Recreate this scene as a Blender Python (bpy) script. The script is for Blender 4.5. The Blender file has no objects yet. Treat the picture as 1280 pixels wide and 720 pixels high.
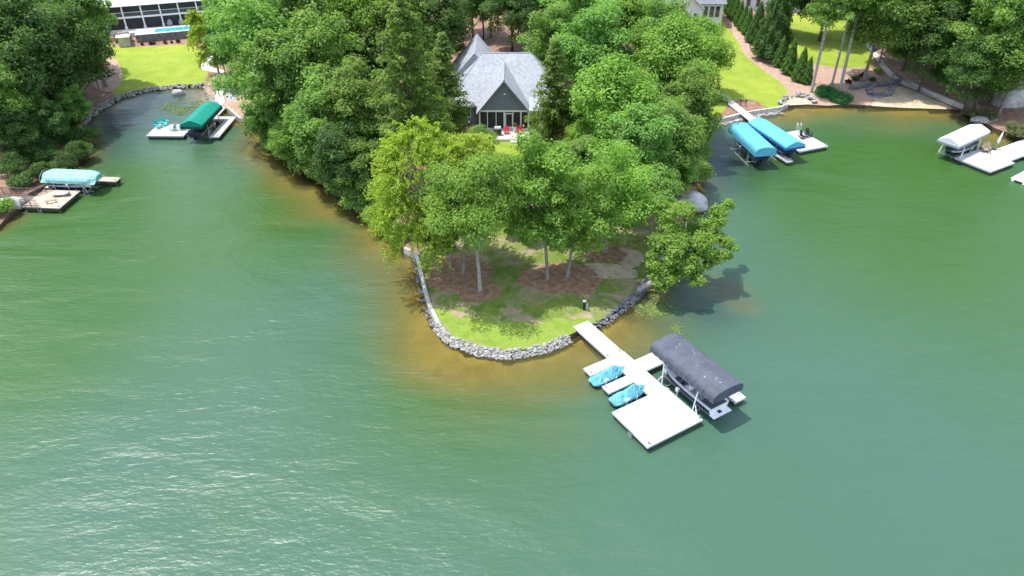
import bpy, math, random
import numpy as np
from mathutils import Vector, Matrix
from mathutils.geometry import delaunay_2d_cdt
R = math.radians
random.seed(7)
scene = bpy.context.scene
COL = scene.collection
# ------------------------------------------------------------------ camera model
F = 914.0; CAM_H = 44.0; TH = R(35)

def at(px, py, z=0.0):
    """point on the level z seen at photo pixel (px, py)"""
    u = (px - 640) / F; v = (360 - py) / F
    dx, dy, dz = u, math.cos(TH) + v * math.sin(TH), -math.sin(TH) + v * math.cos(TH)
    t = (z - CAM_H) / dz
    return (dx * t, dy * t)

# ------------------------------------------------------------------ tags
def tag(o, label=None, cat=None, group=None, kind=None):
    if label: o['label'] = label
    if cat: o['category'] = cat
    if group: o['group'] = group
    if kind: o['kind'] = kind
    return o

def thing(name, label, cat, loc=(0, 0, 0), rz=0.0, group=None):
    o = bpy.data.objects.new(name, None); COL.objects.link(o)
    o.empty_display_size = 0.3
    o.location = loc; o.rotation_euler = (0, 0, rz)
    return tag(o, label, cat, group)

# ------------------------------------------------------------------ materials
def new_mat(name):
    m = bpy.data.materials.new(name); m.use_nodes = True
    nt = m.node_tree; nt.nodes.clear()
    out = nt.nodes.new('ShaderNodeOutputMaterial')
    return m, nt, out

def N(nt, t, **kw):
    n = nt.nodes.new(t)
    for k, v in kw.items():
        if k in n.inputs: n.inputs[k].default_value = v
        else: setattr(n, k, v)
    return n

def rgb(c): return (c[0], c[1], c[2], 1.0)

def ramp(nt, fac, stops):
    r = nt.nodes.new('ShaderNodeValToRGB')
    e = r.color_ramp.elements
    e[0].position, e[0].color = stops[0][0], rgb(stops[0][1])
    e[1].position, e[1].color = stops[-1][0], rgb(stops[-1][1])
    for p, c in stops[1:-1]:
        x = e.new(p); x.color = rgb(c)
    nt.links.new(fac, r.inputs['Fac'])
    return r.outputs['Color']

def noise(nt, scale, detail=4, rough=0.55, vec=None, dist=0.0):
    n = N(nt, 'ShaderNodeTexNoise', Scale=scale, Detail=detail, Roughness=rough, Distortion=dist)
    if vec is None:
        g = N(nt, 'ShaderNodeNewGeometry'); vec = g.outputs['Position']
    nt.links.new(vec, n.inputs['Vector'])
    return n.outputs['Fac']

def mapping(nt, rot=0.0, scale=(1, 1, 1), src=None):
    if src is None:
        src = N(nt, 'ShaderNodeNewGeometry').outputs['Position']
    m = N(nt, 'ShaderNodeMapping'); m.inputs['Rotation'].default_value = (0, 0, rot)
    m.inputs['Scale'].default_value = scale
    nt.links.new(src, m.inputs['Vector'])
    return m.outputs['Vector']

def math_(nt, op, a, b=None, c=None, clamp=False):
    n = N(nt, 'ShaderNodeMath', operation=op, use_clamp=clamp)
    for i, x in enumerate((a, b, c)):
        if x is None: continue
        if isinstance(x, (int, float)): n.inputs[i].default_value = x
        else: nt.links.new(x, n.inputs[i])
    return n.outputs[0]

def mixc(nt, fac, a, b, mode='MIX'):
    n = N(nt, 'ShaderNodeMix', data_type='RGBA', blend_type=mode)
    for s, x in (('Factor', fac), ('A', a), ('B', b)):
        sock = [i for i in n.inputs if i.name == s and (i.type == 'RGBA' or s == 'Factor')][0]
        if isinstance(x, (int, float)): sock.default_value = x
        elif isinstance(x, tuple): sock.default_value = rgb(x)
        else: nt.links.new(x, sock)
    return [o for o in n.outputs if o.type == 'RGBA'][0]

def bump(nt, h, strength=0.5, dist=0.05):
    b = N(nt, 'ShaderNodeBump', Strength=strength, Distance=dist)
    nt.links.new(h, b.inputs['Height'])
    return b.outputs['Normal']

def simple(name, c, rough=0.6, var=0.12, scale=3.0, metal=0.0, spec=0.4, bmp=0.0, bscale=20, local=False):
    m, nt, out = new_mat(name)
    p = N(nt, 'ShaderNodeBsdfPrincipled', Roughness=rough, Metallic=metal)
    p.inputs['Specular IOR Level'].default_value = spec
    vec = N(nt, 'ShaderNodeTexCoord').outputs['Object'] if local else None
    f = noise(nt, scale, 5, 0.6, vec)
    c1 = tuple(x * (1 - var) for x in c); c2 = tuple(min(1, x * (1 + var)) for x in c)
    nt.links.new(ramp(nt, f, [(0.3, c1), (0.7, c2)]), p.inputs['Base Color'])
    if bmp:
        nt.links.new(bump(nt, noise(nt, bscale, 3, 0.6, vec), bmp, 0.03), p.inputs['Normal'])
    nt.links.new(p.outputs[0], out.inputs[0])
    return m

def planks(name, c, gap=0.16, rough=0.6, dark=0.55, axis=0):
    """deck boards: thin seams across the local X axis"""
    m, nt, out = new_mat(name)
    p = N(nt, 'ShaderNodeBsdfPrincipled', Roughness=rough)
    p.inputs['Specular IOR Level'].default_value = 0.3
    co = N(nt, 'ShaderNodeTexCoord').outputs['Object']
    s = N(nt, 'ShaderNodeSeparateXYZ'); nt.links.new(co, s.inputs[0])
    v = math_(nt, 'DIVIDE', s.outputs[axis], gap)
    fr = math_(nt, 'FRACT', v)
    seam = math_(nt, 'LESS_THAN', fr, 0.10)
    idx = math_(nt, 'FLOOR', v)
    wn = N(nt, 'ShaderNodeTexWhiteNoise', noise_dimensions='1D'); nt.links.new(idx, wn.inputs['W'])
    tone = math_(nt, 'MULTIPLY_ADD', wn.outputs['Value'], 0.14, 0.90)
    blot = math_(nt, 'MULTIPLY_ADD', noise(nt, 0.9, 6, 0.65, co), 0.35, 0.80)
    tone = math_(nt, 'MULTIPLY', tone, blot)
    col = mixc(nt, 1.0, c, tone, 'MULTIPLY')
    col = mixc(nt, seam, col, tuple(x * dark for x in c))
    nt.links.new(col, p.inputs['Base Color'])
    nt.links.new(p.outputs[0], out.inputs[0])
    return m

def shingles(name, c, rz=0.0):
    m, nt, out = new_mat(name)
    p = N(nt, 'ShaderNodeBsdfPrincipled', Roughness=0.85)
    p.inputs['Specular IOR Level'].default_value = 0.25
    co = N(nt, 'ShaderNodeTexCoord').outputs['Object']
    s = N(nt, 'ShaderNodeSeparateXYZ'); nt.links.new(co, s.inputs[0])
    row = math_(nt, 'FLOOR', math_(nt, 'MULTIPLY', s.outputs[2], 6.0))
    xy = math_(nt, 'ADD', s.outputs[0], math_(nt, 'MULTIPLY', s.outputs[1], 0.83))
    colm = math_(nt, 'FLOOR', math_(nt, 'MULTIPLY_ADD', row, 0.37, math_(nt, 'MULTIPLY', xy, 3.6)))
    cv = N(nt, 'ShaderNodeCombineXYZ'); nt.links.new(row, cv.inputs[0]); nt.links.new(colm, cv.inputs[1])
    wn = N(nt, 'ShaderNodeTexWhiteNoise', noise_dimensions='2D'); nt.links.new(cv.outputs[0], wn.inputs['Vector'])
    tone = math_(nt, 'MULTIPLY_ADD', wn.outputs['Value'], 0.28, 0.86)
    tone = math_(nt, 'MULTIPLY', tone, math_(nt, 'MULTIPLY_ADD', noise(nt, 0.5, 5, 0.6, co), 0.3, 0.85))
    nt.links.new(mixc(nt, 1.0, c, tone, 'MULTIPLY'), p.inputs['Base Color'])
    nt.links.new(p.outputs[0], out.inputs[0])
    return m

def siding(name, c, gap=0.2):
    m, nt, out = new_mat(name)
    p = N(nt, 'ShaderNodeBsdfPrincipled', Roughness=0.7)
    co = N(nt, 'ShaderNodeTexCoord').outputs['Object']
    s = N(nt, 'ShaderNodeSeparateXYZ'); nt.links.new(co, s.inputs[0])
    fr = math_(nt, 'FRACT', math_(nt, 'DIVIDE', s.outputs[2], gap))
    tone = math_(nt, 'MULTIPLY', math_(nt, 'MULTIPLY_ADD', fr, 0.25, 0.85), math_(nt, 'MULTIPLY_ADD', noise(nt, 1.3, 4, .6, co), 0.3, 0.85))
    nt.links.new(mixc(nt, 1.0, c, tone, 'MULTIPLY'), p.inputs['Base Color'])
    nt.links.new(p.outputs[0], out.inputs[0])
    return m

def foliage(name, a, b, trans=0.48, hue=0.05, val=0.28):
    """leaves: own tint per leaf (attribute) and per tree (object random)"""
    m, nt, out = new_mat(name)
    at_ = N(nt, 'ShaderNodeAttribute', attribute_name='tint')
    c = ramp(nt, at_.outputs['Fac'], [(0.0, a), (1.0, b)])
    oi = N(nt, 'ShaderNodeObjectInfo')
    h = N(nt, 'ShaderNodeHueSaturation')
    nt.links.new(c, h.inputs['Color'])
    nt.links.new(math_(nt, 'MULTIPLY_ADD', oi.outputs['Random'], hue * .6, 0.506 - hue * .6), h.inputs['Hue'])
    nt.links.new(math_(nt, 'MULTIPLY_ADD', oi.outputs['Random'], val, 1 - val / 2), h.inputs['Value'])
    d = N(nt, 'ShaderNodeBsdfPrincipled', Roughness=0.5)
    d.inputs['Specular IOR Level'].default_value = 0.25
    nt.links.new(h.outputs[0], d.inputs['Base Color'])
    t = N(nt, 'ShaderNodeBsdfTranslucent')
    tc = mixc(nt, 1.0, h.outputs[0], (1.12, 1.28, 0.5), 'MULTIPLY')
    nt.links.new(tc, t.inputs['Color'])
    mx = N(nt, 'ShaderNodeMixShader', Fac=trans)
    nt.links.new(d.outputs[0], mx.inputs[1]); nt.links.new(t.outputs[0], mx.inputs[2])
    nt.links.new(mx.outputs[0], out.inputs[0])
    return m

def ground_mat(name, stops, scale, detail=6, rough=0.9, bmp=0.6, second=None):
    m, nt, out = new_mat(name)
    p = N(nt, 'ShaderNodeBsdfPrincipled', Roughness=rough)
    p.inputs['Specular IOR Level'].default_value = 0.15
    f = noise(nt, scale, detail, 0.65)
    c = ramp(nt, f, stops)
    if second:
        sc2, lo, hi, stops2 = second
        f2 = noise(nt, sc2, 5, 0.62, None, 0.6)
        k = N(nt, 'ShaderNodeMapRange', clamp=True); k.inputs[1].default_value = lo; k.inputs[2].default_value = hi
        nt.links.new(f2, k.inputs[0])
        c2 = ramp(nt, noise(nt, scale * 1.7, detail, 0.65), stops2)
        c = mixc(nt, k.outputs[0], c, c2)
    nt.links.new(c, p.inputs['Base Color'])
    nt.links.new(bump(nt, noise(nt, 9.0, 5, 0.7), bmp, 0.12), p.inputs['Normal'])
    nt.links.new(p.outputs[0], out.inputs[0])
    return m

M = {}
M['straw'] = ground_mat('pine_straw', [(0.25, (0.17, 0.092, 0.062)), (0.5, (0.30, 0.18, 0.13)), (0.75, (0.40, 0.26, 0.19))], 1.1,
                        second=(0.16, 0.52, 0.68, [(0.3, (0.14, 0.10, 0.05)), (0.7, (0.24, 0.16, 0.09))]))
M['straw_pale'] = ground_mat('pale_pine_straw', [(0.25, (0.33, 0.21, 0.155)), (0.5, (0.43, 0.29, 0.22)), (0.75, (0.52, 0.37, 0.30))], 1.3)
M['mulch'] = ground_mat('brown_mulch', [(0.25, (0.15, 0.085, 0.06)), (0.5, (0.30, 0.175, 0.105)), (0.75, (0.45, 0.31, 0.20))], 1.6)
M['soil'] = ground_mat('pale_bare_soil', [(0.3, (0.33, 0.25, 0.16)), (0.5, (0.46, 0.37, 0.26)), (0.75, (0.56, 0.47, 0.35))], 1.2)
M['bankside'] = ground_mat('dark_bank_soil', [(0.25, (0.05, 0.04, 0.028)), (0.5, (0.10, 0.075, 0.05)), (0.75, (0.17, 0.125, 0.085))], 1.5)
M['front_grass'] = ground_mat('front_grass', [(0.3, (0.15, 0.24, 0.03)), (0.5, (0.21, 0.30, 0.045)), (0.72, (0.27, 0.33, 0.065))], 1.1, bmp=0.7, second=(0.35, 0.58, 0.68, [(0.3, (0.26, 0.22, 0.11)), (0.7, (0.34, 0.29, 0.16))]))
M['lawn'] = ground_mat('lawn_grass', [(0.3, (0.185, 0.27, 0.028)), (0.5, (0.24, 0.32, 0.04)), (0.72, (0.31, 0.37, 0.06))], 0.45, bmp=0.5,
                       second=(0.09, 0.45, 0.7, [(0.3, (0.25, 0.32, 0.035)), (0.7, (0.35, 0.38, 0.06))]))
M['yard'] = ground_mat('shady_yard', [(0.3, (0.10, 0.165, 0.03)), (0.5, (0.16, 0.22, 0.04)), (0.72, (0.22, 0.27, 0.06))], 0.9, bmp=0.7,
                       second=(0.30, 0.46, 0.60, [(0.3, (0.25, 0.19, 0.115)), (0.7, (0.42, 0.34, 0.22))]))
M['concrete'] = simple('pale_concrete', (0.62, 0.59, 0.54), 0.85, 0.12, 1.2, bmp=0.2)
M['wall_conc'] = simple('seawall_concrete', (0.50, 0.47, 0.42), 0.85, 0.3, 1.5, bmp=0.4)
M['sand'] = ground_mat('beach_sand', [(0.3, (0.42, 0.33, 0.22)), (0.5, (0.55, 0.45, 0.31)), (0.75, (0.62, 0.52, 0.38))], 0.8)
M['gravel'] = ground_mat('grey_gravel', [(0.3, (0.26, 0.27, 0.29)), (0.7, (0.45, 0.46, 0.48))], 3.0)
M['bed'] = ground_mat('lake_bed_sand', [(0.3, (0.31, 0.225, 0.095)), (0.5, (0.43, 0.345, 0.16)), (0.75, (0.54, 0.45, 0.23))], 0.5, bmp=0.3)
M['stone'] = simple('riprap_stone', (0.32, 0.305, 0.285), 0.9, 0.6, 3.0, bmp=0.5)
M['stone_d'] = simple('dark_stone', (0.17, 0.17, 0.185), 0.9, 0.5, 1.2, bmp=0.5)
M['boulder'] = simple('boulder_stone', (0.44, 0.43, 0.42), 0.9, 0.45, 1.0, bmp=0.6)
M['deck'] = planks('white_deck_boards', (0.53, 0.525, 0.53), .16, .6, .5)
M['float'] = simple('dock_float', (0.60, 0.61, 0.62), 0.6, 0.08)
M['dfloat'] = simple('dark_dock_float', (0.05, 0.055, 0.06), 0.6, 0.2)
M['tan'] = planks('weathered_tan_boards', (0.52, 0.42, 0.33), 0.15)
M['tan_d'] = planks('dark_weathered_boards', (0.16, 0.135, 0.12), 0.15)
M['galv'] = simple('galvanised_steel', (0.50, 0.51, 0.53), 0.4, 0.2, 5, metal=0.6)
M['white'] = simple('white_gelcoat', (0.80, 0.80, 0.80), 0.25, 0.03, 2, spec=0.5)
M['white_trim'] = simple('white_paint', (0.78, 0.78, 0.77), 0.55, 0.05, 2)
M['navy'] = simple('navy_gelcoat', (0.012, 0.02, 0.055), 0.2, 0.1, 2, spec=0.6)
M['vinyl'] = simple('grey_vinyl', (0.42, 0.43, 0.45), 0.5, 0.1, 3)
M['vinyl_d'] = simple('dark_vinyl', (0.06, 0.07, 0.09), 0.5, 0.1, 3)
M['rubber'] = simple('black_plastic', (0.02, 0.02, 0.022), 0.5, 0.2, 3)
M['glass'] = simple('dark_window_glass', (0.035, 0.045, 0.055), 0.06, 0.2, 0.8, spec=0.8)
M['wglass'] = simple('tinted_windscreen', (0.06, 0.09, 0.11), 0.05, 0.1, 1, spec=0.8)
M['charcoal'] = simple('charcoal_canvas', (0.082, 0.092, 0.118), 0.75, 0.22, 1.2, bmp=0.25, bscale=3)
M['green_cv'] = simple('green_canvas', (0.0, 0.24, 0.17), 0.7, 0.12, 1.2, bmp=0.2, bscale=3)
M['green_dk'] = simple('dark_green_canvas', (0.004, 0.05, 0.045), 0.7, 0.12, 1.2)
M['aqua_cv'] = simple('faded_aqua_canvas', (0.27, 0.52, 0.52), 0.75, 0.14, 1.6, bmp=0.5, bscale=2.2)
M['blue_cv'] = simple('bright_blue_canvas', (0.11, 0.42, 0.60), 0.7, 0.10, 1.2, bmp=0.25, bscale=3)
M['blue_dk'] = simple('deep_blue_canvas', (0.012, 0.10, 0.34), 0.7, 0.10, 1.2)
M['grey_cv'] = simple('pale_grey_canvas', (0.66, 0.66, 0.69), 0.7, 0.06, 1.2, bmp=0.2, bscale=3)
M['grey_dk'] = simple('mid_grey_canvas', (0.25, 0.26, 0.29), 0.7, 0.06, 1.2)
M['pwc_cv'] = simple('teal_blue_cover', (0.13, 0.41, 0.50), 0.65, 0.22, 2.2, bmp=0.6, bscale=4)
M['teal'] = simple('turquoise_plastic', (0.06, 0.48, 0.46), 0.45, 0.08, 2)
M['paleteal'] = simple('pale_teal_plastic', (0.36, 0.52, 0.49), 0.45, 0.08, 2)
M['red'] = simple('red_plastic', (0.55, 0.03, 0.07), 0.45, 0.08, 2)
M['wood'] = simple('weathered_wood', (0.30, 0.22, 0.17), 0.7, 0.25, 4)
M['roof'] = shingles('grey_shingles', (0.35, 0.365, 0.395))
M['roof2'] = shingles('slate_grey_shingles', (0.22, 0.23, 0.25))
M['metal_roof'] = simple('white_metal_roof', (0.72, 0.73, 0.74), 0.4, 0.04, 2)
M['gsiding'] = siding('dark_grey_siding', (0.165, 0.19, 0.225))
M['wsiding'] = siding('white_siding', (0.76, 0.78, 0.80))
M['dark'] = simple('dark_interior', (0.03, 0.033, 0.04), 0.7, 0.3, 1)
M['screen'] = simple('dark_porch_screen', (0.022, 0.025, 0.032), 0.5, 0.3, 1.5)
M['poolwall'] = simple('grey_pool_stone', (0.16, 0.165, 0.18), 0.9, 0.4, 1.5, bmp=0.4)
M['poolwater'] = simple('pool_water', (0.05, 0.42, 0.47), 0.05, 0.2, 0.8, spec=0.6)
M['bark'] = simple('grey_bark', (0.24, 0.215, 0.20), 0.95, 0.35, 2.5, bmp=0.8, bscale=9)
M['bark_d'] = simple('dark_bark', (0.10, 0.082, 0.07), 0.95, 0.35, 2.5, bmp=0.8, bscale=9)
M['bark_l'] = simple('pale_grey_bark', (0.34, 0.32, 0.31), 0.95, 0.3, 2.5, bmp=0.7, bscale=9)
M['leaf'] = foliage('broad_leaves', (0.092, 0.205, 0.036), (0.29, 0.47, 0.115))
M['leaf_b'] = foliage('bright_leaves', (0.125, 0.255, 0.036), (0.34, 0.52, 0.10), hue=0.02, val=0.15)
M['leaf_y'] = foliage('yellow_green_leaves', (0.24, 0.335, 0.034), (0.50, 0.585, 0.095), hue=0.01, val=0.1)
M['leaf_d'] = foliage('dark_leaves', (0.042, 0.108, 0.030), (0.14, 0.265, 0.068))
M['needle'] = foliage('pine_needles', (0.095, 0.165, 0.034), (0.26, 0.34, 0.085), hue=0.02, val=0.2)
M['thuja'] = foliage('arborvitae_sprays', (0.06, 0.15, 0.03), (0.20, 0.36, 0.07), hue=0.02, val=0.2)
M['cover'] = foliage('groundcover_leaves', (0.03, 0.13, 0.04), (0.09, 0.30, 0.08), hue=0.01, val=0.1)
M['weed'] = foliage('floating_weed_leaves', (0.09, 0.16, 0.03), (0.25, 0.30, 0.10), hue=0.01, val=0.1, trans=0.1)
M['grassy'] = foliage('pale_shrub_leaves', (0.11, 0.15, 0.05), (0.26, 0.28, 0.13), hue=0.02, val=0.15)
M['burg'] = foliage('burgundy_leaves', (0.03, 0.01, 0.015), (0.12, 0.03, 0.04), hue=0.01, val=0.1)

# ------------------------------------------------------------------ mesh builder
class MB:
    def __init__(self): self.v = []; self.f = []
    def add(self, vs, fs):
        b = len(self.v); self.v += [tuple(x) for x in vs]; self.f += [tuple(b + i for i in q) for q in fs]
    def box(self, x0, x1, y0, y1, z0, z1, M4=None):
        vs = [Vector((x, y, z)) for z in (z0, z1) for x, y in ((x0, y0), (x1, y0), (x1, y1), (x0, y1))]
        if M4 is not None: vs = [M4 @ p for p in vs]
        self.add(vs, [(3, 2, 1, 0), (4, 5, 6, 7), (0, 1, 5, 4), (1, 2, 6, 5), (2, 3, 7, 6), (3, 0, 4, 7)])
    def obox(self, c, s, rot=(0, 0, 0)):
        from mathutils import Euler
        m = Matrix.Translation(c) @ Euler(rot).to_matrix().to_4x4()
        self.box(-s[0] / 2, s[0] / 2, -s[1] / 2, s[1] / 2, -s[2] / 2, s[2] / 2, m)
    def tube(self, pts, radii, n=8):
        pts = [Vector(p) for p in pts]
        if isinstance(radii, (int, float)): radii = [radii] * len(pts)
        rings = []; up = Vector((0.13, 0.31, 0.94))
        for i, p in enumerate(pts):
            d = (pts[min(i + 1, len(pts) - 1)] - pts[max(i - 1, 0)]).normalized()
            a = d.cross(up)
            if a.length < 1e-3: a = d.cross(Vector((1, 0, 0)))
            a.normalize(); b = d.cross(a)
            rings.append([p + (a * math.cos(2 * math.pi * k / n) + b * math.sin(2 * math.pi * k / n)) * radii[i] for k in range(n)])
        self.loft(rings, True, True)
    def loft(self, rings, closed=True, caps=True):
        n = len(rings[0]); vs = [p for r in rings for p in r]; fs = []
        for i in range(len(rings) - 1):
            for k in range(n if closed else n - 1):
                k2 = (k + 1) % n
                fs.append((i * n + k, i * n + k2, (i + 1) * n + k2, (i + 1) * n + k))
        if caps:
            fs.append(tuple(range(n))[::-1]); o = (len(rings) - 1) * n; fs.append(tuple(o + k for k in range(n)))
        self.add(vs, fs)
    def prism(self, poly, z0, z1):
        n = len(poly)
        vs = [(x, y, z0) for x, y in poly] + [(x, y, z1) for x, y in poly]
        self.add(vs, [tuple(range(n))[::-1], tuple(n + i for i in range(n))] + [(i, (i + 1) % n, n + (i + 1) % n, n + i) for i in range(n)])
    def face(self, *vs): self.add(vs, [tuple(range(len(vs)))])
    def strip(self, pts, w, z0, z1, off=0.0):
        pts = [Vector((p[0], p[1])) for p in pts]; L = []; Rr = []
        for i, p in enumerate(pts):
            d = (pts[min(i + 1, len(pts) - 1)] - pts[max(i - 1, 0)]).normalized(); nn = Vector((-d.y, d.x))
            L.append(p + nn * (off + w / 2)); Rr.append(p + nn * (off - w / 2))
        rings = [[(l.x, l.y, z0), (r.x, r.y, z0), (r.x, r.y, z1), (l.x, l.y, z1)] for l, r in zip(L, Rr)]
        self.loft(rings, True, True)
    def rock(self, c, r, rng, sx=1, sy=1, sz=0.7, sub=1):
        vs, fs = ICO[sub]
        j = [1 + rng.uniform(-0.22, 0.22) for _ in vs]
        a = rng.uniform(0, 6.28); ca, sa = math.cos(a), math.sin(a)
        o = []
        for (x, y, z), k in zip(vs, j):
            x, y, z = x * r * k * sx, y * r * k * sy, z * r * k * sz
            o.append((c[0] + x * ca - y * sa, c[1] + x * sa + y * ca, c[2] + z))
        self.add(o, fs)
    def build(self, name, mat, parent=None, smooth=False, bevel=0.0, loc=None, rz=0.0, solid=0.0):
        me = bpy.data.meshes.new(name); me.from_pydata(self.v, [], self.f); me.validate(); me.update()
        me.materials.append(mat)
        if smooth:
            for p in me.polygons: p.use_smooth = True
        o = bpy.data.objects.new(name, me); COL.objects.link(o)
        if parent is not None: o.parent = parent
        if loc is not None: o.location = loc; o.rotation_euler = (0, 0, rz)
        if solid:
            s = o.modifiers.new('solidify', 'SOLIDIFY'); s.thickness = solid; s.offset = -1
        if bevel:
            b = o.modifiers.new('bevel', 'BEVEL'); b.width = bevel; b.segments = 2; b.limit_method = 'ANGLE'
        return o

def _ico(sub):
    import bmesh
    bm = bmesh.new(); bmesh.ops.create_icosphere(bm, subdivisions=sub, radius=1.0)
    bm.verts.index_update()
    r = ([tuple(v.co) for v in bm.verts], [tuple(v.index for v in f.verts) for f in bm.faces]); bm.free(); return r
ICO = {1: _ico(1), 2: _ico(2), 3: _ico(3)}

# ------------------------------------------------------------------ shoreline and terrain
SH_PX = [(0, 288), (14, 272), (28, 263), (38, 246), (58, 236), (84, 222), (100, 206), (118, 186), (114, 168), (103, 156), (120, 140), (150, 123),
         (185, 113.5), (225, 110), (257, 108), (261, 124), (268, 133), (285, 139), (300, 152), (318, 158), (332, 183), (365, 205), (398, 228), (430, 250),
         (456, 272), (482, 297), (506, 316), (521, 324), (527, 350), (536, 385), (548, 411), (565, 428), (600, 441), (640, 445), (682, 437), (716, 422),
         (752, 404), (786, 378), (803, 360), (818, 338), (835, 312), (848, 288), (858, 268), (872, 255), (870, 235), (866, 210), (871, 185), (878, 166),
         (886, 158), (930, 146), (975, 139), (985, 134.5), (1010, 131), (1035, 134), (1062, 133), (1090, 134.5), (1150, 136), (1205, 139), (1222, 152),
         (1245, 165), (1290, 180), (1400, 215)]
SHORE = [(-320, 30), (-95, 55), (-66, 66)] + [at(x, y) for x, y in SH_PX] + [(140, 84), (320, 66)]
LAND = SHORE + [(320, 460), (-320, 460)]
_S = np.array(SHORE); _L = np.array(LAND)

def inside(pts, poly):
    x, y = pts[:, 0], pts[:, 1]; r = np.zeros(len(pts), bool); n = len(poly)
    for i in range(n):
        x0, y0 = poly[i]; x1, y1 = poly[(i + 1) % n]
        c = ((y0 > y) != (y1 > y))
        if y0 != y1: r ^= c & (x < (x1 - x0) * (y - y0) / (y1 - y0) + x0)
    return r

def shore_dist(pts):
    d = np.full(len(pts), 1e9)
    for i in range(len(_S) - 1):
        a, b = _S[i], _S[i + 1]; ab = b - a
        t = np.clip(((pts - a) @ ab) / (ab @ ab), 0, 1)
        d = np.minimum(d, np.hypot(*(pts - (a + t[:, None] * ab)).T))
    return d

BEACH = at(1140, 130); COVE = at(280, 128)
def height(pts):
    d = shore_dist(pts)
    h = 0.52 + 0.04 * np.minimum(d, 60)
    for (bx, by), rr in ((BEACH, 9.0), (at(1010, 128), 4.0), (COVE, 4.0)):
        w = np.exp(-((pts[:, 0] - bx) ** 2 + (pts[:, 1] - by) ** 2) / rr ** 2)
        h = h * (1 - w) + (0.06 + 0.07 * d) * w
    h = h + 0.05 * np.sin(pts[:, 0] * 0.31 + 1) * np.cos(pts[:, 1] * 0.27) * np.clip(d / 5, 0, 1)
    return h

def gz(x, y): return float(height(np.array([[x, y]], float))[0])
def on_land(x, y): return bool(inside(np.array([[x, y]], float), LAND)[0])
def atg(px, py, dz=0.0):
    z = 0.7
    for _ in range(5):
        x, y = at(px, py, z + dz); z = gz(x, y)
    return (x, y, z)

def resample(poly, step, closed=True):
    out = []; n = len(poly)
    for i in range(n if closed else n - 1):
        a = np.array(poly[i][:2]); b = np.array(poly[(i + 1) % n][:2]); L = np.hypot(*(b - a)); k = max(1, int(L / step))
        for j in range(k): out.append(tuple(a + (b - a) * j / k))
    if not closed: out.append(tuple(poly[-1][:2]))
    return out

def smooth_poly(poly, it=2):
    for _ in range(it):
        q = []
        for i in range(len(poly)):
            a = np.array(poly[i][:2]); b = np.array(poly[(i + 1) % len(poly)][:2])
            q += [tuple(a * .75 + b * .25), tuple(a * .25 + b * .75)]
        poly = q
    return poly

def zone(px): return smooth_poly([atg(x, y)[:2] for x, y in px], 2)
def ell(px, py, rx, ry):
    x, y, _ = atg(px, py); rg = np.random.default_rng(px * 7 + py); o = []
    for a in np.linspace(0, 2 * math.pi, 64, endpoint=False):
        k = 1 + .08 * math.sin(3 * a + px) + .05 * math.sin(7 * a + py) + rg.uniform(-.05, .05); o.append((x + rx * k * math.cos(a), y + ry * k * math.sin(a)))
    return o

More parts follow.
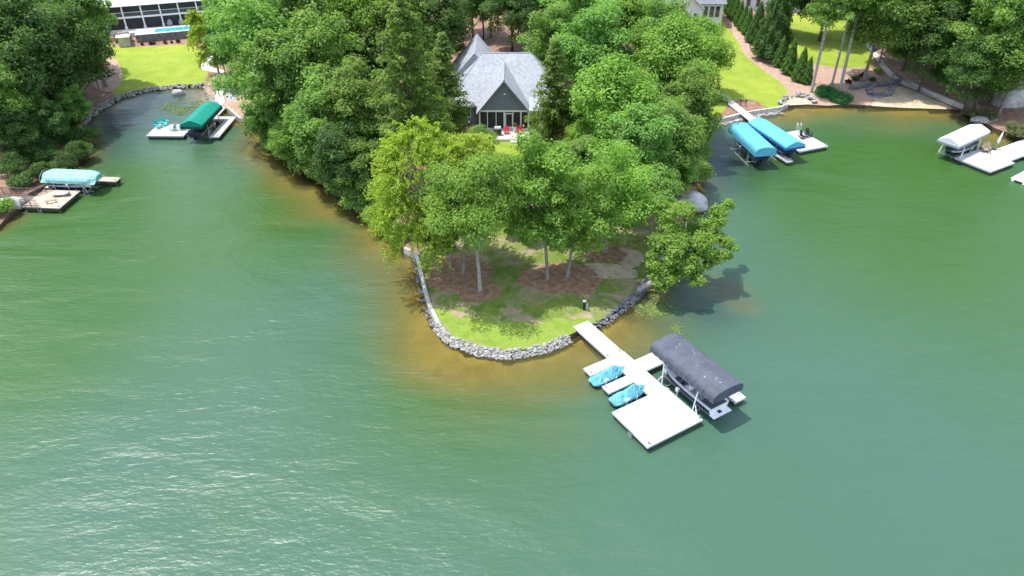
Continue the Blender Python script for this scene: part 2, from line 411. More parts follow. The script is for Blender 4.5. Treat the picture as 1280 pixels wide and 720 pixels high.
ZONES = [  # first hit wins
    ('path', 'concrete', zone([(1071, 42), (1085, 60), (1098, 79), (1111, 96), (1128, 106), (1168, 122.5), (1200, 136), (1209, 136.5), (1172, 119), (1131, 101.5), (1117, 93), (1103, 75), (1090, 58), (1077, 42)])),
    ('path', 'concrete', zone([(269, 131), (268, 118), (280, 100), (287, 90), (292, 92), (283, 105), (279, 117), (281, 131)])),
    ('path', 'concrete', zone([(249, 84), (256, 76), (268, 66), (272, 68), (262, 80), (262, 84), (284, 88), (283, 92), (255, 88)])),
    ('gravel', 'gravel', zone([(281, 127), (284, 106), (297, 104), (298, 120), (292, 127)])),
    ('mulch_bed', 'mulch', ell(574, 340, 3.4, 3.8)),
    ('mulch_bed', 'mulch', ell(599, 364, 2.1, 1.9)),
    ('mulch_bed', 'mulch', ell(702, 348, 4.4, 2.8)),
    ('mulch_bed', 'mulch', ell(757, 316, 2.2, 1.9)),
    ('bare_soil', 'soil', ell(757, 339, 3.4, 1.5)),
    ('bare_soil', 'soil', ell(786, 322, 1.6, 2.0)),
    ('beach', 'sand', zone([(1128, 108), (1167, 124), (1198, 137), (1150, 135), (1100, 133.5), (1084, 131), (1112, 120), (1122, 108)])),
    ('beach', 'sand', zone([(977, 134), (985, 121), (1003, 118), (1022, 122), (1020, 130), (1000, 131)])),
    ('lawn', 'lawn', zone([(106, 47), (128, 44), (134, 57), (168, 59), (243, 54), (256, 66), (262, 84), (257, 103), (240, 107), (205, 108), (172, 113.5), (143, 120), (140, 114), (152, 104), (153, 88), (146, 75), (128, 62), (112, 55)])),
    ('lawn', 'lawn', zone([(900, 20), (905, 26), (916, 44), (926, 55), (926, 64), (940, 77), (960, 92), (976, 103), (984, 112), (985, 118), (982, 132), (958, 136), (945, 124), (918, 124), (905, 137), (898, 149), (888, 153), (868, 158), (868, 120), (888, 60), (892, 26)])),
    ('lawn', 'lawn', zone([(985, 17), (1045, 12), (1066, 34), (1082, 56), (1098, 83), (1070, 85), (1040, 84), (1008, 78), (984, 62), (975, 34)])),
    ('lawn', 'lawn', zone([(584, 168), (628, 172), (668, 176), (700, 172), (700, 205), (640, 222), (590, 210), (572, 188)])),
    ('front_lawn', 'front_grass', zone([(532, 374), (546, 384), (566, 392), (600, 402), (640, 404), (690, 402), (730, 398), (756, 405), (720, 427), (682, 442), (640, 450), (600, 446), (563, 432), (543, 414), (531, 388)])),
    ('yard', 'yard', zone([(520, 322), (533, 280), (590, 222), (700, 215), (800, 250), (836, 305), (806, 356), (754, 402), (716, 421), (680, 436), (640, 443), (600, 440), (566, 427), (549, 410), (537, 385), (528, 350)])),
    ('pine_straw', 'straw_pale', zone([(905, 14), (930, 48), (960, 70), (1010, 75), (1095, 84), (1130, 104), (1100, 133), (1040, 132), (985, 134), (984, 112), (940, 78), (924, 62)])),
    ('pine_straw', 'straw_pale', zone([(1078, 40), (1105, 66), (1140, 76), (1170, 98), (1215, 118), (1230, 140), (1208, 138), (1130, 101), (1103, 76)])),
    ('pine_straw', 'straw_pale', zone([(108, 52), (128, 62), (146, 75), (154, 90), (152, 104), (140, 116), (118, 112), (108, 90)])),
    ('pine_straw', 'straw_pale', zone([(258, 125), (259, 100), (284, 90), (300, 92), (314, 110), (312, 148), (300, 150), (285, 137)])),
]

for _i, _z in enumerate(ZONES):
    if _z[0] == 'front_lawn':
        _g = random.Random(8); ZONES[_i] = (_z[0], _z[1], [(x + _g.uniform(-.3, .3), y + _g.uniform(-.55, .55)) for x, y in resample(_z[2], .55)])
def build_land():
    V = []; E = []
    def ring(poly, closed=True):
        b = len(V); V.extend(poly); n = len(poly)
        for i in range(n if closed else n - 1): E.append((b + i, b + (i + 1) % n))
    rng = random.Random(3)
    sh = []
    for p in resample(SHORE, 1.0, False): sh.append(p)
    global SHORE_F
    SHORE_F = sh
    ring(sh + [(320, 460), (-320, 460)])
    for nm, mt, poly in ZONES:
        q = list(poly) if nm in ('mulch_bed', 'front_lawn') else resample(poly, 0.9)
        ring(q)
    cons = np.array(V)
    g = []
    for x in np.arange(-130, 131, 2.2):
        for y in np.arange(40, 200, 2.2): g.append((x + rng.uniform(-.5, .5), y + rng.uniform(-.5, .5)))
    for x in np.arange(-310, 311, 14):
        for y in np.arange(40, 450, 14):
            if abs(x) > 132 or y > 202: g.append((x + rng.uniform(-3, 3), y + rng.uniform(-3, 3)))
    g = np.array(g); g = g[inside(g, LAND)]
    keep = []
    near = cons[(np.abs(cons[:, 0]) < 200)]
    for p in g:
        if np.min(np.hypot(near[:, 0] - p[0], near[:, 1] - p[1])) > 0.8: keep.append(tuple(p))
    V2 = [Vector(p) for p in V] + [Vector(p) for p in keep]
    r = delaunay_2d_cdt(V2, E, [], 0, 1e-4)
    vv = np.array([tuple(p) for p in r[0]]); ff = np.array([f for f in r[2] if len(f) == 3])
    cen = vv[ff].mean(1)
    ff = ff[inside(cen, LAND)]; cen = vv[ff].mean(1)
    h = height(vv)
    cls = np.full(len(ff), -1)
    for i in range(len(ZONES) - 1, -1, -1):
        cls[inside(cen, ZONES[i][2])] = i
    def mk(name, sel, mat):
        f = ff[sel]
        if len(f) == 0: return
        u, inv = np.unique(f.ravel(), return_inverse=True)
        me = bpy.data.meshes.new(name)
        me.from_pydata([(vv[i, 0], vv[i, 1], h[i]) for i in u], [], inv.reshape(-1, 3).tolist())
        me.update()
        for p in me.polygons:
            p.use_smooth = True
        if me.polygons and me.polygons[0].normal.z < 0: me.flip_normals()
        me.materials.append(mat)
        o = bpy.data.objects.new(name, me); COL.objects.link(o); tag(o, kind='structure'); return o
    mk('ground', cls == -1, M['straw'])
    for i, (nm, mt, _) in enumerate(ZONES): mk(nm, cls == i, M[mt])
    # bank face below the shore edge
    b = MB(); P = np.array(sh); hh = height(P)
    vs = [(p[0], p[1], z) for p, z in zip(P, hh)] + [(p[0], p[1], -2.0) for p in P]; n = len(P)
    b.add(vs, [(i, i + 1, n + i + 1, n + i) for i in range(n - 1)])
    o = b.build('bank', M['bankside'], smooth=True); tag(o, kind='structure')
build_land()

# ------------------------------------------------------------------ water
def grid_lines(lo, hi, a, b, fine, coarse):
    return np.concatenate([np.arange(lo, a, coarse), np.arange(a, b, fine), np.arange(b, hi + 1, coarse)])

def build_water():
    gx = grid_lines(-400, 400, -135, 135, 1.0, 15.0); gy = grid_lines(-260, 470, 18, 165, 1.0, 15.0)
    X, Y = np.meshgrid(gx, gy); pts = np.stack([X.ravel(), Y.ravel()], 1)
    d = shore_dist(pts); ins = inside(pts, LAND)
    dd = np.where(ins, 0, d)
    # shelf width: wide where the photograph shows a brown shallow shelf
    wob = 1 + 0.25 * np.sin(pts[:, 0] * .35 + np.sin(pts[:, 1] * .21) * 2) + 0.2 * np.sin(pts[:, 1] * .5 + 1.3 + np.cos(pts[:, 0] * .17) * 2)
    W = np.full(len(pts), 1.6)
    for px, py, r, w in ((430, 255, 13, 5.6), (375, 215, 10, 4.6), (500, 350, 9, 4.6), (540, 430, 9, 5.4), (640, 460, 8, 5.4), (760, 430, 8, 5.0), (820, 400, 7, 5.0), (580, 450, 6, 4.4),
                         (330, 180, 10, 4.0), (1100, 140, 16, 6.5), (1010, 140, 9, 5.0), (1215, 160, 8, 5.0), (255, 122, 5, 3.6)):
        a = at(px, py); g = np.exp(-((pts[:, 0] - a[0]) ** 2 + (pts[:, 1] - a[1]) ** 2) / r ** 2); W = W + (w - 1.6) * g
    sh = np.exp(-(dd / (W * wob * .8)) ** 1.35)
    for px, py, r, k in ((905, 362, 2.3, .62), (930, 382, 1.6, .5), (880, 352, 2.0, .5), (690, 535, 3, .16), (600, 500, 5, .25)):
        a = at(px, py); sh = np.maximum(sh, k * np.exp(-((pts[:, 0] - a[0]) ** 2 + 1.5 * (pts[:, 1] - a[1]) ** 2) / r ** 2))
    alg = np.full(len(pts), .18); shade_amt = np.zeros(len(pts))
    for px, py, rr_, k in ((140, 152, 9, .95), (190, 128, 7, .85), (120, 185, 6, .6), (905, 195, 7, .9), (890, 225, 5, .8), (885, 385, 4, .5)):  # tree shade and blue reflection put into the water colour as dark patches
        a = at(px, py); shade_amt = np.maximum(shade_amt, k * np.exp(-((pts[:, 0] - a[0]) ** 2 + (pts[:, 1] - a[1]) ** 2) / rr_ ** 2))
    for px, py, rr_, k in ((40, 360, 20, .95), (130, 250, 12, .7), (370, 250, 16, .7), (1230, 320, 22, .8), (1150, 190, 16, .8), (1000, 240, 14, .5), (560, 480, 12, .6), (40, 480, 10, .3)):
        a = at(px, py); alg = alg + k * np.exp(-((pts[:, 0] - a[0]) ** 2 + (pts[:, 1] - a[1]) ** 2) / rr_ ** 2)
    nx, ny = len(gx), len(gy)
    I = np.arange(nx * ny).reshape(ny, nx)
    F_ = np.stack([I[:-1, :-1].ravel(), I[:-1, 1:].ravel(), I[1:, 1:].ravel(), I[1:, :-1].ravel()], 1)
    def mk(name, z, mat, attr):
        me = bpy.data.meshes.new(name)
        me.from_pydata(np.column_stack([pts, z]).tolist(), [], F_.tolist()); me.update()
        for p in me.polygons: p.use_smooth = True
        if attr is not None:
            a = me.attributes.new('shallow', 'FLOAT', 'POINT'); a.data.foreach_set('value', attr.astype(np.float32))
            a = me.attributes.new('algae', 'FLOAT', 'POINT'); a.data.foreach_set('value', alg.astype(np.float32))
            a = me.attributes.new('clear', 'FLOAT', 'POINT'); a.data.foreach_set('value', shade_amt.astype(np.float32))  # carries the painted tree shade, not water clarity
        me.materials.append(mat)
        o = bpy.data.objects.new(name, me); COL.objects.link(o); tag(o, kind='structure'); return o
    z = -0.22 - 2.6 * (1 - sh)
    z = np.where(ins, -1.2, z)
    mk('lake_bed', z, M['bed'], None)
    m, nt, out = new_mat('lake_water')
    # ripples: crests run obliquely across the lake, in patches
    wv1 = noise(nt, 0.85, 3, 0.6, mapping(nt, R(-28), (0.34, 1.0, 1.0)), 0.4)
    wv2 = noise(nt, 2.6, 3, 0.6, mapping(nt, R(-20), (0.42, 1.0, 1.0)), 0.3)
    wv3 = noise(nt, 0.16, 2, 0.5, mapping(nt, R(-12), (0.4, 1.0, 1.0)), 0.6)
    patch = N(nt, 'ShaderNodeMapRange', clamp=True)
    for i, v in ((1, 0.36), (2, 0.66), (3, 0.5), (4, 1.0)): patch.inputs[i].default_value = v
    nt.links.new(noise(nt, 0.045, 3, 0.55, mapping(nt, R(-15), (0.6, 1.0, 1.0)), 0.8), patch.inputs[0])
    hgt = math_(nt, 'ADD', math_(nt, 'MULTIPLY', wv1, 0.135), math_(nt, 'MULTIPLY', wv2, 0.085))
    hgt = math_(nt, 'ADD', math_(nt, 'MULTIPLY', hgt, patch.outputs[0]), math_(nt, 'MULTIPLY', wv3, 0.5))
    b = N(nt, 'ShaderNodeBump', Strength=1.0, Distance=1.0); nt.links.new(hgt, b.inputs['Height'])
    p = N(nt, 'ShaderNodeBsdfPrincipled', Roughness=0.35, IOR=1.43)
    p.inputs['Specular IOR Level'].default_value = 0.5
    al = N(nt, 'ShaderNodeAttribute', attribute_name='algae')
    f = math_(nt, 'ADD', math_(nt, 'MULTIPLY_ADD', noise(nt, 0.035, 3, 0.55, None, .5), 0.9, -.45), al.outputs['Fac'], clamp=True)
    deep = mixc(nt, f, (0.052, 0.116, 0.082), (0.038, 0.102, 0.018))
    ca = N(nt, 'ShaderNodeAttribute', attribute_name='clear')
    deep = mixc(nt, ca.outputs['Fac'], deep, (0.012, 0.028, 0.034))  # painted shade mixed in as near-black water colour
    sa = N(nt, 'ShaderNodeAttribute', attribute_name='shallow')
    sed = mixc(nt, sa.outputs['Fac'], deep, (0.175, 0.155, 0.045))
    nt.links.new(sed, p.inputs['Base Color']); nt.links.new(b.outputs[0], p.inputs['Normal'])
    tr = N(nt, 'ShaderNodeBsdfTransparent'); tr.inputs[0].default_value = (0.86, 0.82, 0.55, 1)
    gl = N(nt, 'ShaderNodeBsdfGlossy', Roughness=0.1); nt.links.new(b.outputs[0], gl.inputs['Normal'])
    fr = N(nt, 'ShaderNodeFresnel', IOR=1.45); nt.links.new(b.outputs[0], fr.inputs['Normal'])
    cl = N(nt, 'ShaderNodeMixShader'); nt.links.new(fr.outputs[0], cl.inputs[0]); nt.links.new(tr.outputs[0], cl.inputs[1]); nt.links.new(gl.outputs[0], cl.inputs[2])
    mx = N(nt, 'ShaderNodeMixShader')
    k = math_(nt, 'MULTIPLY', math_(nt, 'POWER', sa.outputs['Fac'], 1.4), 0.80, clamp=True)
    nt.links.new(k, mx.inputs[0]); nt.links.new(p.outputs[0], mx.inputs[1]); nt.links.new(cl.outputs[0], mx.inputs[2])
    nt.links.new(mx.outputs[0], out.inputs[0])
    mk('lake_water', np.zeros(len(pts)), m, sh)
build_water()

# ------------------------------------------------------------------ foliage meshes
def leaf_mesh(name, pos, nrm, size, tint, mat, aspect=0.6, rng=None, droop=0.0):
    n = len(pos)
    t = rng.normal(size=(n, 3)); t -= (t * nrm).sum(1)[:, None] * nrm
    if droop: t[:, 2] -= droop
    t /= np.linalg.norm(t, axis=1)[:, None] + 1e-9
    b = np.cross(nrm, t); b /= np.linalg.norm(b, axis=1)[:, None] + 1e-9
    s = (size * rng.uniform(0.7, 1.3, n))[:, None]
    fold = nrm * s * 0.18
    P = np.empty((n, 4, 3))
    P[:, 0] = pos - t * s * .5; P[:, 1] = pos + b * s * .5 * aspect + fold; P[:, 2] = pos + t * s * .5; P[:, 3] = pos - b * s * .5 * aspect + fold
    me = bpy.data.meshes.new(name)
    me.vertices.add(4 * n); me.vertices.foreach_set('co', P.reshape(-1).astype(np.float32))
    me.loops.add(4 * n); me.loops.foreach_set('vertex_index', np.arange(4 * n, dtype=np.int32))
    me.polygons.add(n); me.polygons.foreach_set('loop_start', np.arange(0, 4 * n, 4, dtype=np.int32))
    me.update(calc_edges=True)
    a = me.attributes.new('tint', 'FLOAT', 'FACE'); a.data.foreach_set('value', np.clip(tint, 0, 1).astype(np.float32))
    me.materials.append(mat)
    return me

def rdir(rng, n, zmin=-1.0):
    z = rng.uniform(zmin, 1, n); a = rng.uniform(0, 2 * math.pi, n); r = np.sqrt(1 - z * z)
    return np.stack([r * np.cos(a), r * np.sin(a), z], 1)

def blobs_to_leaves(rng, C, Rad, n, flat=0.75, upb=0.5):
    """leaves spread in shells round clump centres"""
    w = Rad ** 2; idx = rng.choice(len(C), n, p=w / w.sum())
    d = rdir(rng, n, -0.75)
    rr = 0.45 + 0.6 * np.sqrt(rng.uniform(0, 1, n))
    rr *= 1 + 0.22 * np.sin(d[:, 0] * 5 + idx) * np.sin(d[:, 1] * 6 + idx * 2.1)
    rr *= np.where(rng.uniform(0, 1, n) < .2, rng.uniform(1, 1.55, n), 1)
    off = d * (Rad[idx] * rr)[:, None]; off[:, 2] *= flat
    nrm = d * 0.75 + rng.normal(size=(n, 3)) * 0.42; nrm[:, 2] += upb + .25
    nrm /= np.linalg.norm(nrm, axis=1)[:, None]
    tint = rng.uniform(0.1, 0.75, n) + (np.sin(idx * 12.9898) * .5) * 0.35 + 0.1
    return C[idx] + off, nrm, tint

def limb(mb, a, b, r0, r1, rng, sag=0.3, n=6):
    a = np.array(a, float); b = np.array(b, float); L = np.linalg.norm(b - a); pts = []
    for i in range(5):
        t = i / 4; p = a + (b - a) * t; p = p + rng.normal(size=3) * 0.04 * L * (0 < i < 4); p[2] += math.sin(math.pi * t) * sag * L * 0.15
        pts.append(tuple(p))
    mb.tube(pts, [r0 + (r1 - r0) * i / 4 for i in range(5)], n)

def tree_meshes(name, seed, kind, Rr, Ht, cb, n, leaf, mat, bark, tr=0.2, nb=46, lean=(0, 0), fork=0):
    """returns (trunk mesh, crown mesh, crown centre height); local origin at the trunk's foot"""
    rng = np.random.default_rng(seed)
    zc = (cb + Ht) / 2; hz = (Ht - cb) / 2
    top = np.array([lean[0], lean[1], 0.0])
    C = []; Rad = []
    if kind in ('broad', 'tall', 'feather'):
        d = rdir(rng, nb, -0.72)
        k = rng.uniform(0.58, 1.0, nb) ** 0.8
        lob = 1 + 0.16 * np.sin(np.arctan2(d[:, 1], d[:, 0]) * 3 + seed) + 0.1 * np.sin(np.arctan2(d[:, 1], d[:, 0]) * 5 + seed * 2)
        C = np.stack([d[:, 0] * Rr * k * lob * .86, d[:, 1] * Rr * k * lob * .86, zc + d[:, 2] * hz * k * .88], 1)
        Rad = rng.uniform(0.17, 0.31, nb) * Rr
        ni = nb // 4
        di = rdir(rng, ni); C = np.vstack([C, np.stack([di[:, 0] * Rr * .35, di[:, 1] * Rr * .35, zc + di[:, 2] * hz * .4], 1)]); Rad = np.append(Rad, np.full(ni, .3 * Rr))
        C[:, :2] += top[:2] * ((C[:, 2:3]) / Ht)
        if kind == 'feather':
            Rad = Rad * 0.8
        pos, nrm, tint = blobs_to_leaves(rng, C, Rad, n, 0.72 if kind != 'feather' else 0.6, 0.6)
        if kind == 'feather':
            pos[:, 2] -= 0.06 * (np.hypot(pos[:, 0], pos[:, 1])) ** 1.4 * 0.5
    elif kind == 'willow':
        d = rdir(rng, nb, -0.55)
        k = rng.uniform(0.6, 1.0, nb)
        C = np.stack([d[:, 0] * Rr * k * .86, d[:, 1] * Rr * k * .86, zc + d[:, 2] * hz * k * .85], 1)
        # many slender sprays arching outward and down from clump centres
        per = max(1, n // (nb * 16)); pos = []; nrm = []; tint = []
        for i in range(nb):
            for s in range(16):
                out = d[i] * np.array([1, 1, .5]) + rng.normal(size=3) * 0.55; out /= np.linalg.norm(out)
                L = Rr * rng.uniform(.28, .5); t = rng.uniform(0, 1, per)
                q = C[i] + out * (t * L)[:, None]; q[:, 2] -= (t ** 2) * L * 0.4
                q += rng.normal(size=(per, 3)) * 0.09
                m_ = rng.normal(size=(per, 3)) * .6 + out * .3; m_[:, 2] += .7
                pos.append(q); nrm.append(m_ / np.linalg.norm(m_, axis=1)[:, None]); tint.append(rng.uniform(.15, .8, per) + rng.uniform(-.12, .2))
        pos = np.vstack(pos); nrm = np.vstack(nrm); tint = np.concatenate(tint)
    elif kind in ('pine', 'cedar'):
        pos = []; nrm = []; tint = []
        lv = int((Ht - cb) / (0.62 if kind == 'pine' else 0.5)); Cs = []
        for i in range(lv):
            t = i / max(1, lv - 1); z = cb + (Ht - cb) * t
            if kind == 'pine': prof = (1 - t) ** 0.55 * (0.45 + .55 * min(1, t * 4 + .2))
            else: prof = (1 - t) ** 0.8 * (0.75 + .25 * min(1, t * 5)) + .04
            k = rng.integers(4, 7) if kind == 'pine' else rng.integers(6, 9)
            a0 = rng.uniform(0, 6.28)
            for j in range(k):
                a = a0 + j * 6.283 / k + rng.normal() * .3; L = Rr * prof * rng.uniform(.55, 1.12)
                for s in np.arange(0.3, 1.01, 0.30 if kind == 'pine' else .35):
                    Cs.append((math.cos(a) * L * s, math.sin(a) * L * s, z + L * s * (.10 if kind == 'pine' else .16) + rng.normal() * .1, .30 + .13 * L * s))
        Cs = np.array(Cs); C = Cs[:, :3]; Rad = np.clip(Cs[:, 3], .25, .75)
        C[:, :2] += top[:2] * (C[:, 2:3] / Ht)
        pos, nrm, tint = blobs_to_leaves(rng, C, Rad, n, 0.55, 0.5)
    elif kind == 'thuja':
        t = 1 - np.sqrt(rng.uniform(0, 1, n)) * 0.99
        a = rng.uniform(0, 6.283, n)
        prof = Rr * (np.minimum(1, t * 7 + .55)) * (1 - t) ** 0.75
        rr = prof * (1 + .16 * np.sin(a * 5 + t * 26) + .1 * np.sin(a * 9 - t * 17)) * rng.uniform(.72, 1.08, n)
        pos = np.stack([rr * np.cos(a), rr * np.sin(a), cb + t * (Ht - cb)], 1)
        nrm = np.stack([np.cos(a), np.sin(a), np.full(n, .55)], 1) + rng.normal(size=(n, 3)) * .4
        nrm /= np.linalg.norm(nrm, axis=1)[:, None]; tint = rng.uniform(.05, .95, n)
        C = np.zeros((0, 3))
    elif kind == 'shrub':
        d = rdir(rng, nb, -0.1); C = np.stack([d[:, 0] * Rr * .72, d[:, 1] * Rr * .72, cb + (d[:, 2] * .5 + .5) * (Ht - cb) * .8], 1) * rng.uniform(.6, 1.05, (nb, 1))
        C[:, 2] = np.maximum(C[:, 2], .15)
        Rad = rng.uniform(.25, .42, nb) * Rr
        pos, nrm, tint = blobs_to_leaves(rng, C, Rad, n, .8, .5); pos[:, 2] = np.maximum(pos[:, 2], .03)
    cm = leaf_mesh(name + '_crown', pos, nrm, leaf, tint, mat, 0.62 if kind not in ('willow', 'pine', 'cedar') else .44, rng, droop=.5 if kind == 'willow' else 0)
    mb = MB()
    if kind == 'thuja':
        mb.tube([(0, 0, -.3), (0, 0, Ht * .5), (0, 0, Ht * .9)], [Rr * .16, Rr * .1, .02], 6)
    elif kind == 'shrub':
        for i in range(5):
            c = C[rng.integers(len(C))]; limb(mb, (rng.normal() * .08, rng.normal() * .08, -.2), c, .045, .012, rng)
    else:
        f = top * 1.0
        if kind in ('pine', 'cedar'):
            pts = [(f[0] * t, f[1] * t, -.4 + (Ht * .97 + .4) * t) for t in (0, .1, .3, .55, .8, 1)]
            pts = [(x + rng.normal() * .06, y + rng.normal() * .06, z) for x, y, z in pts]
            mb.tube(pts, [tr * 1.35, tr, tr * .85, tr * .6, tr * .35, .02], 8)
            for c in C[::3]:
                z0 = max(cb * .9, c[2] - .3); limb(mb, (f[0] * z0 / Ht, f[1] * z0 / Ht, z0), c, tr * .16, .012, rng, 0, 4)
        else:
            zf = cb + hz * .25 if not fork else fork
            def ax(z): return (f[0] * z / Ht + .05 * math.sin(z), f[1] * z / Ht, z)
            if fork:
                mb.tube([ax(-.4), ax(.25), ax(fork * .5), ax(fork)], [tr * 1.6, tr * 1.08, tr * .9, tr * .85], 10)
                order = np.argsort(np.arctan2(C[:, 1] - f[1], C[:, 0] - f[0]))
                for g in range(5):
                    grp = C[order[g * len(C) // 5:(g + 1) * len(C) // 5]]; m_ = grp.mean(0); mid = (ax(fork)[0] * .4 + m_[0] * .6, ax(fork)[1] * .4 + m_[1] * .6, fork + (m_[2] - fork) * .7)
                    limb(mb, ax(fork - .15), mid, tr * .62, tr * .36, rng, -.4, 8)
                    for c in grp[::2]: limb(mb, mid, c, tr * .26, .02, rng, .2, 5)
            else:
                zt = cb + hz * 1.5
                mb.tube([ax(-.4), ax(.25), ax(cb * .6 + .3), ax(cb + hz * .4), ax(zt)], [tr * 1.6, tr * 1.08, tr * .9, tr * .7, tr * .2], 9)
                for c in C[:nb:2]:
                    z0 = min(zt * .95, max(cb * .75, c[2] - np.hypot(c[0], c[1]) * .7)); limb(mb, ax(z0), c, tr * .32, .02, rng, .2, 5)
    tm = bpy.data.meshes.new(name + '_trunk'); tm.from_pydata(mb.v, [], mb.f); tm.update(); tm.materials.append(bark)
    for p in tm.polygons: p.use_smooth = True
    return tm, cm, zc

VAR = {}
def variant(key, *a, **k):
    t, c, zc = tree_meshes(key, *a, **k); VAR[key] = (t, c, zc, a[2])

def put(name, label, cat, meshes, loc, s=1.0, rz=0.0, group=None, sz=None):
    t = thing(name, label, cat, loc, rz, group)
    t.scale = (s, s, sz if sz else s)
    for nm, me in (('trunk' if cat == 'tree' else 'stem', meshes[0]), ('crown' if cat == 'tree' else 'foliage', meshes[1])):
        o = bpy.data.objects.new(nm, me); COL.objects.link(o); o.parent = t
    return t

# ------------------------------------------------------------------ docks
def dock_parts(root, decks, zt=0.62, th=0.16, fl=0.36, mat='deck', fmat='float', name='deck', posts=(), pr=0.06):
    """decks: list of (name, x0, x1, y0, y1) rectangles in the dock's own frame, butted together"""
    for nm, x0, x1, y0, y1 in decks:
        b = MB(); b.box(x0, x1, y0, y1, zt - 0.05, zt); d = b.build(nm, M[mat], root, bevel=.012)
        b = MB(); b.box(x0 + .02, x1 - .02, y0 + .02, y1 - .02, zt - 0.05 - th, zt - 0.053); b.build('fascia', M[fmat], d, bevel=.015)
        b = MB(); b.box(x0 + .12, x1 - .12, y0 + .12, y1 - .12, zt - .06 - th - fl, zt - .06 - th); b.build('float', M['dfloat'], d, bevel=.04)
    for x, y in posts:
        b = MB(); b.tube([(x, y, -2.2), (x, y, zt + .28)], pr, 10); b.build('pile', M['galv'], root, smooth=False)

def sect(style):
    h = {'barrel': [(-.5, 0), (-.5, .38), (-.485, .60), (-.44, .78), (-.34, .90), (-.18, .97), (0, 1)],
         'gable': [(-.5, 0), (-.5, .42), (-.47, .50), (-.25, .78), (-.06, .975), (0, 1)],
         'flat': [(-.5, 0), (-.495, .36), (-.44, .60), (-.26, .90), (-.1, .985), (0, 1)]}[style]
    return h + [(-y, z) for y, z in h[-2::-1]]

def canopy(root, L, W, z0, h, style, top, side=None, nr=9, sag=.02, taper=0.0, name='canopy'):
    pr = sect(style); rings = []; n = nr * 4
    rng = np.random.default_rng(int(L * 100))
    for i in range(n + 1):
        t = i / n; x = -L / 2 + L * t
        k = 1 - sag * abs(math.sin(math.pi * nr * t))
        e = 1.0
        if taper: e = 1 - taper * max(0, 1 - min(t, 1 - t) / .16) ** 1.6
        rings.append([(x, y * W * k * (e if z > .3 else 1), z0 + z * h * k * (1 - (1 - e) * .7) + (rng.normal() * .012 if 0 < z < 1 else 0)) for y, z in pr])
    b = MB(); b.loft(rings, False, False)
    # end panels hang to half height
    for ring in (rings[0], rings[-1]):
        zl = z0 + h * (.12 if style != 'barrel' else .02)
        up = [p for p in ring if p[2] >= zl]; lo = [(up[-1][0], up[-1][1], zl), (up[0][0], up[0][1], zl)]
        b.add(up + lo, [tuple(range(len(up) + 2))])
    c = b.build(name, M[top], root, smooth=False, solid=.03)
    if side:
        b = MB(); v = h * .22
        for s in (-1, 1): b.box(-L / 2 - .015, L / 2 + .015, s * W / 2 - .02 + s * .03, s * W / 2 + .02 + s * .03, z0 - .06, z0 + v)
        for s in (-1, 1): b.box(s * (L / 2 + .03) - .02, s * (L / 2 + .03) + .02, -W / 2 - .045, W / 2 + .045, z0 - .06, z0 + v)
        b.build('valance', M[side], c)
    b = MB()
    for i in range(nr + 1):
        x = -L / 2 + .03 + (L - .06) * i / nr
        b.tube([(x, y * W * .97, z0 + z * h * .96) for y, z in pr], .022, 5)
    for s in (-1, 1): b.tube([(-L / 2, s * W * .485, z0 + .02), (L / 2, s * W * .485, z0 + .02)], .03, 6)
    b.build('bow', M['galv'], c)
    return c

def lift(label, loc, rz, L, W, z0, h, style, top, side=None, sag=.02, taper=0., white=False, cradle=.55, group=None, nr=9, splay=.25, name='boat_lift'):
    t = thing(name, label, 'boat lift', loc, rz, group)
    c = canopy(t, L, W, z0, h, style, top, side, nr, sag, taper)
    a = L * .27
    for sx in (-1, 1):
        for sy in (-1, 1):
            b = MB(); b.tube([(sx * a - splay * sx, sy * W * .5, -.9), (sx * a, sy * W * .47, z0 + .05)], .055, 8)
            b.tube([(sx * a + splay * sx * 1.8, sy * W * .5, .35), (sx * a + .02 * sx, sy * W * .475, 1.3)], .045, 8)
            b.build('post', M['white_trim' if white else 'galv'], t)
    b = MB()
    for sx in (-1, 1):
        b.tube([(sx * a - splay * sx, -W * .5, .12), (sx * a - splay * sx, W * .5, .12)], .07, 8)
    for sy in (-1, 1):
        b.tube([(-L * .36, sy * W * .5, .05), (L * .36, sy * W * .5, .05)], .06, 8)
        b.box(-L * .36, L * .36, sy * .55 - .08, sy * .55 + .08, cradle - .3, cradle - .18)
        for sx in (-1, 1): b.tube([(sx * a, sy * .55, .1), (sx * a, sy * .55, cradle - .2)], .05, 6)
    b.build('cradle', M['galv'], t)
    b = MB(); b.box(-.16, .16, -W * .5 - .16, -W * .5 + .1, 1.25, 1.6); b.tube([(0, -W * .5, .1), (0, -W * .5, 1.3)], .05, 8); b.build('winch', M['galv'], t, bevel=.02)
    return t

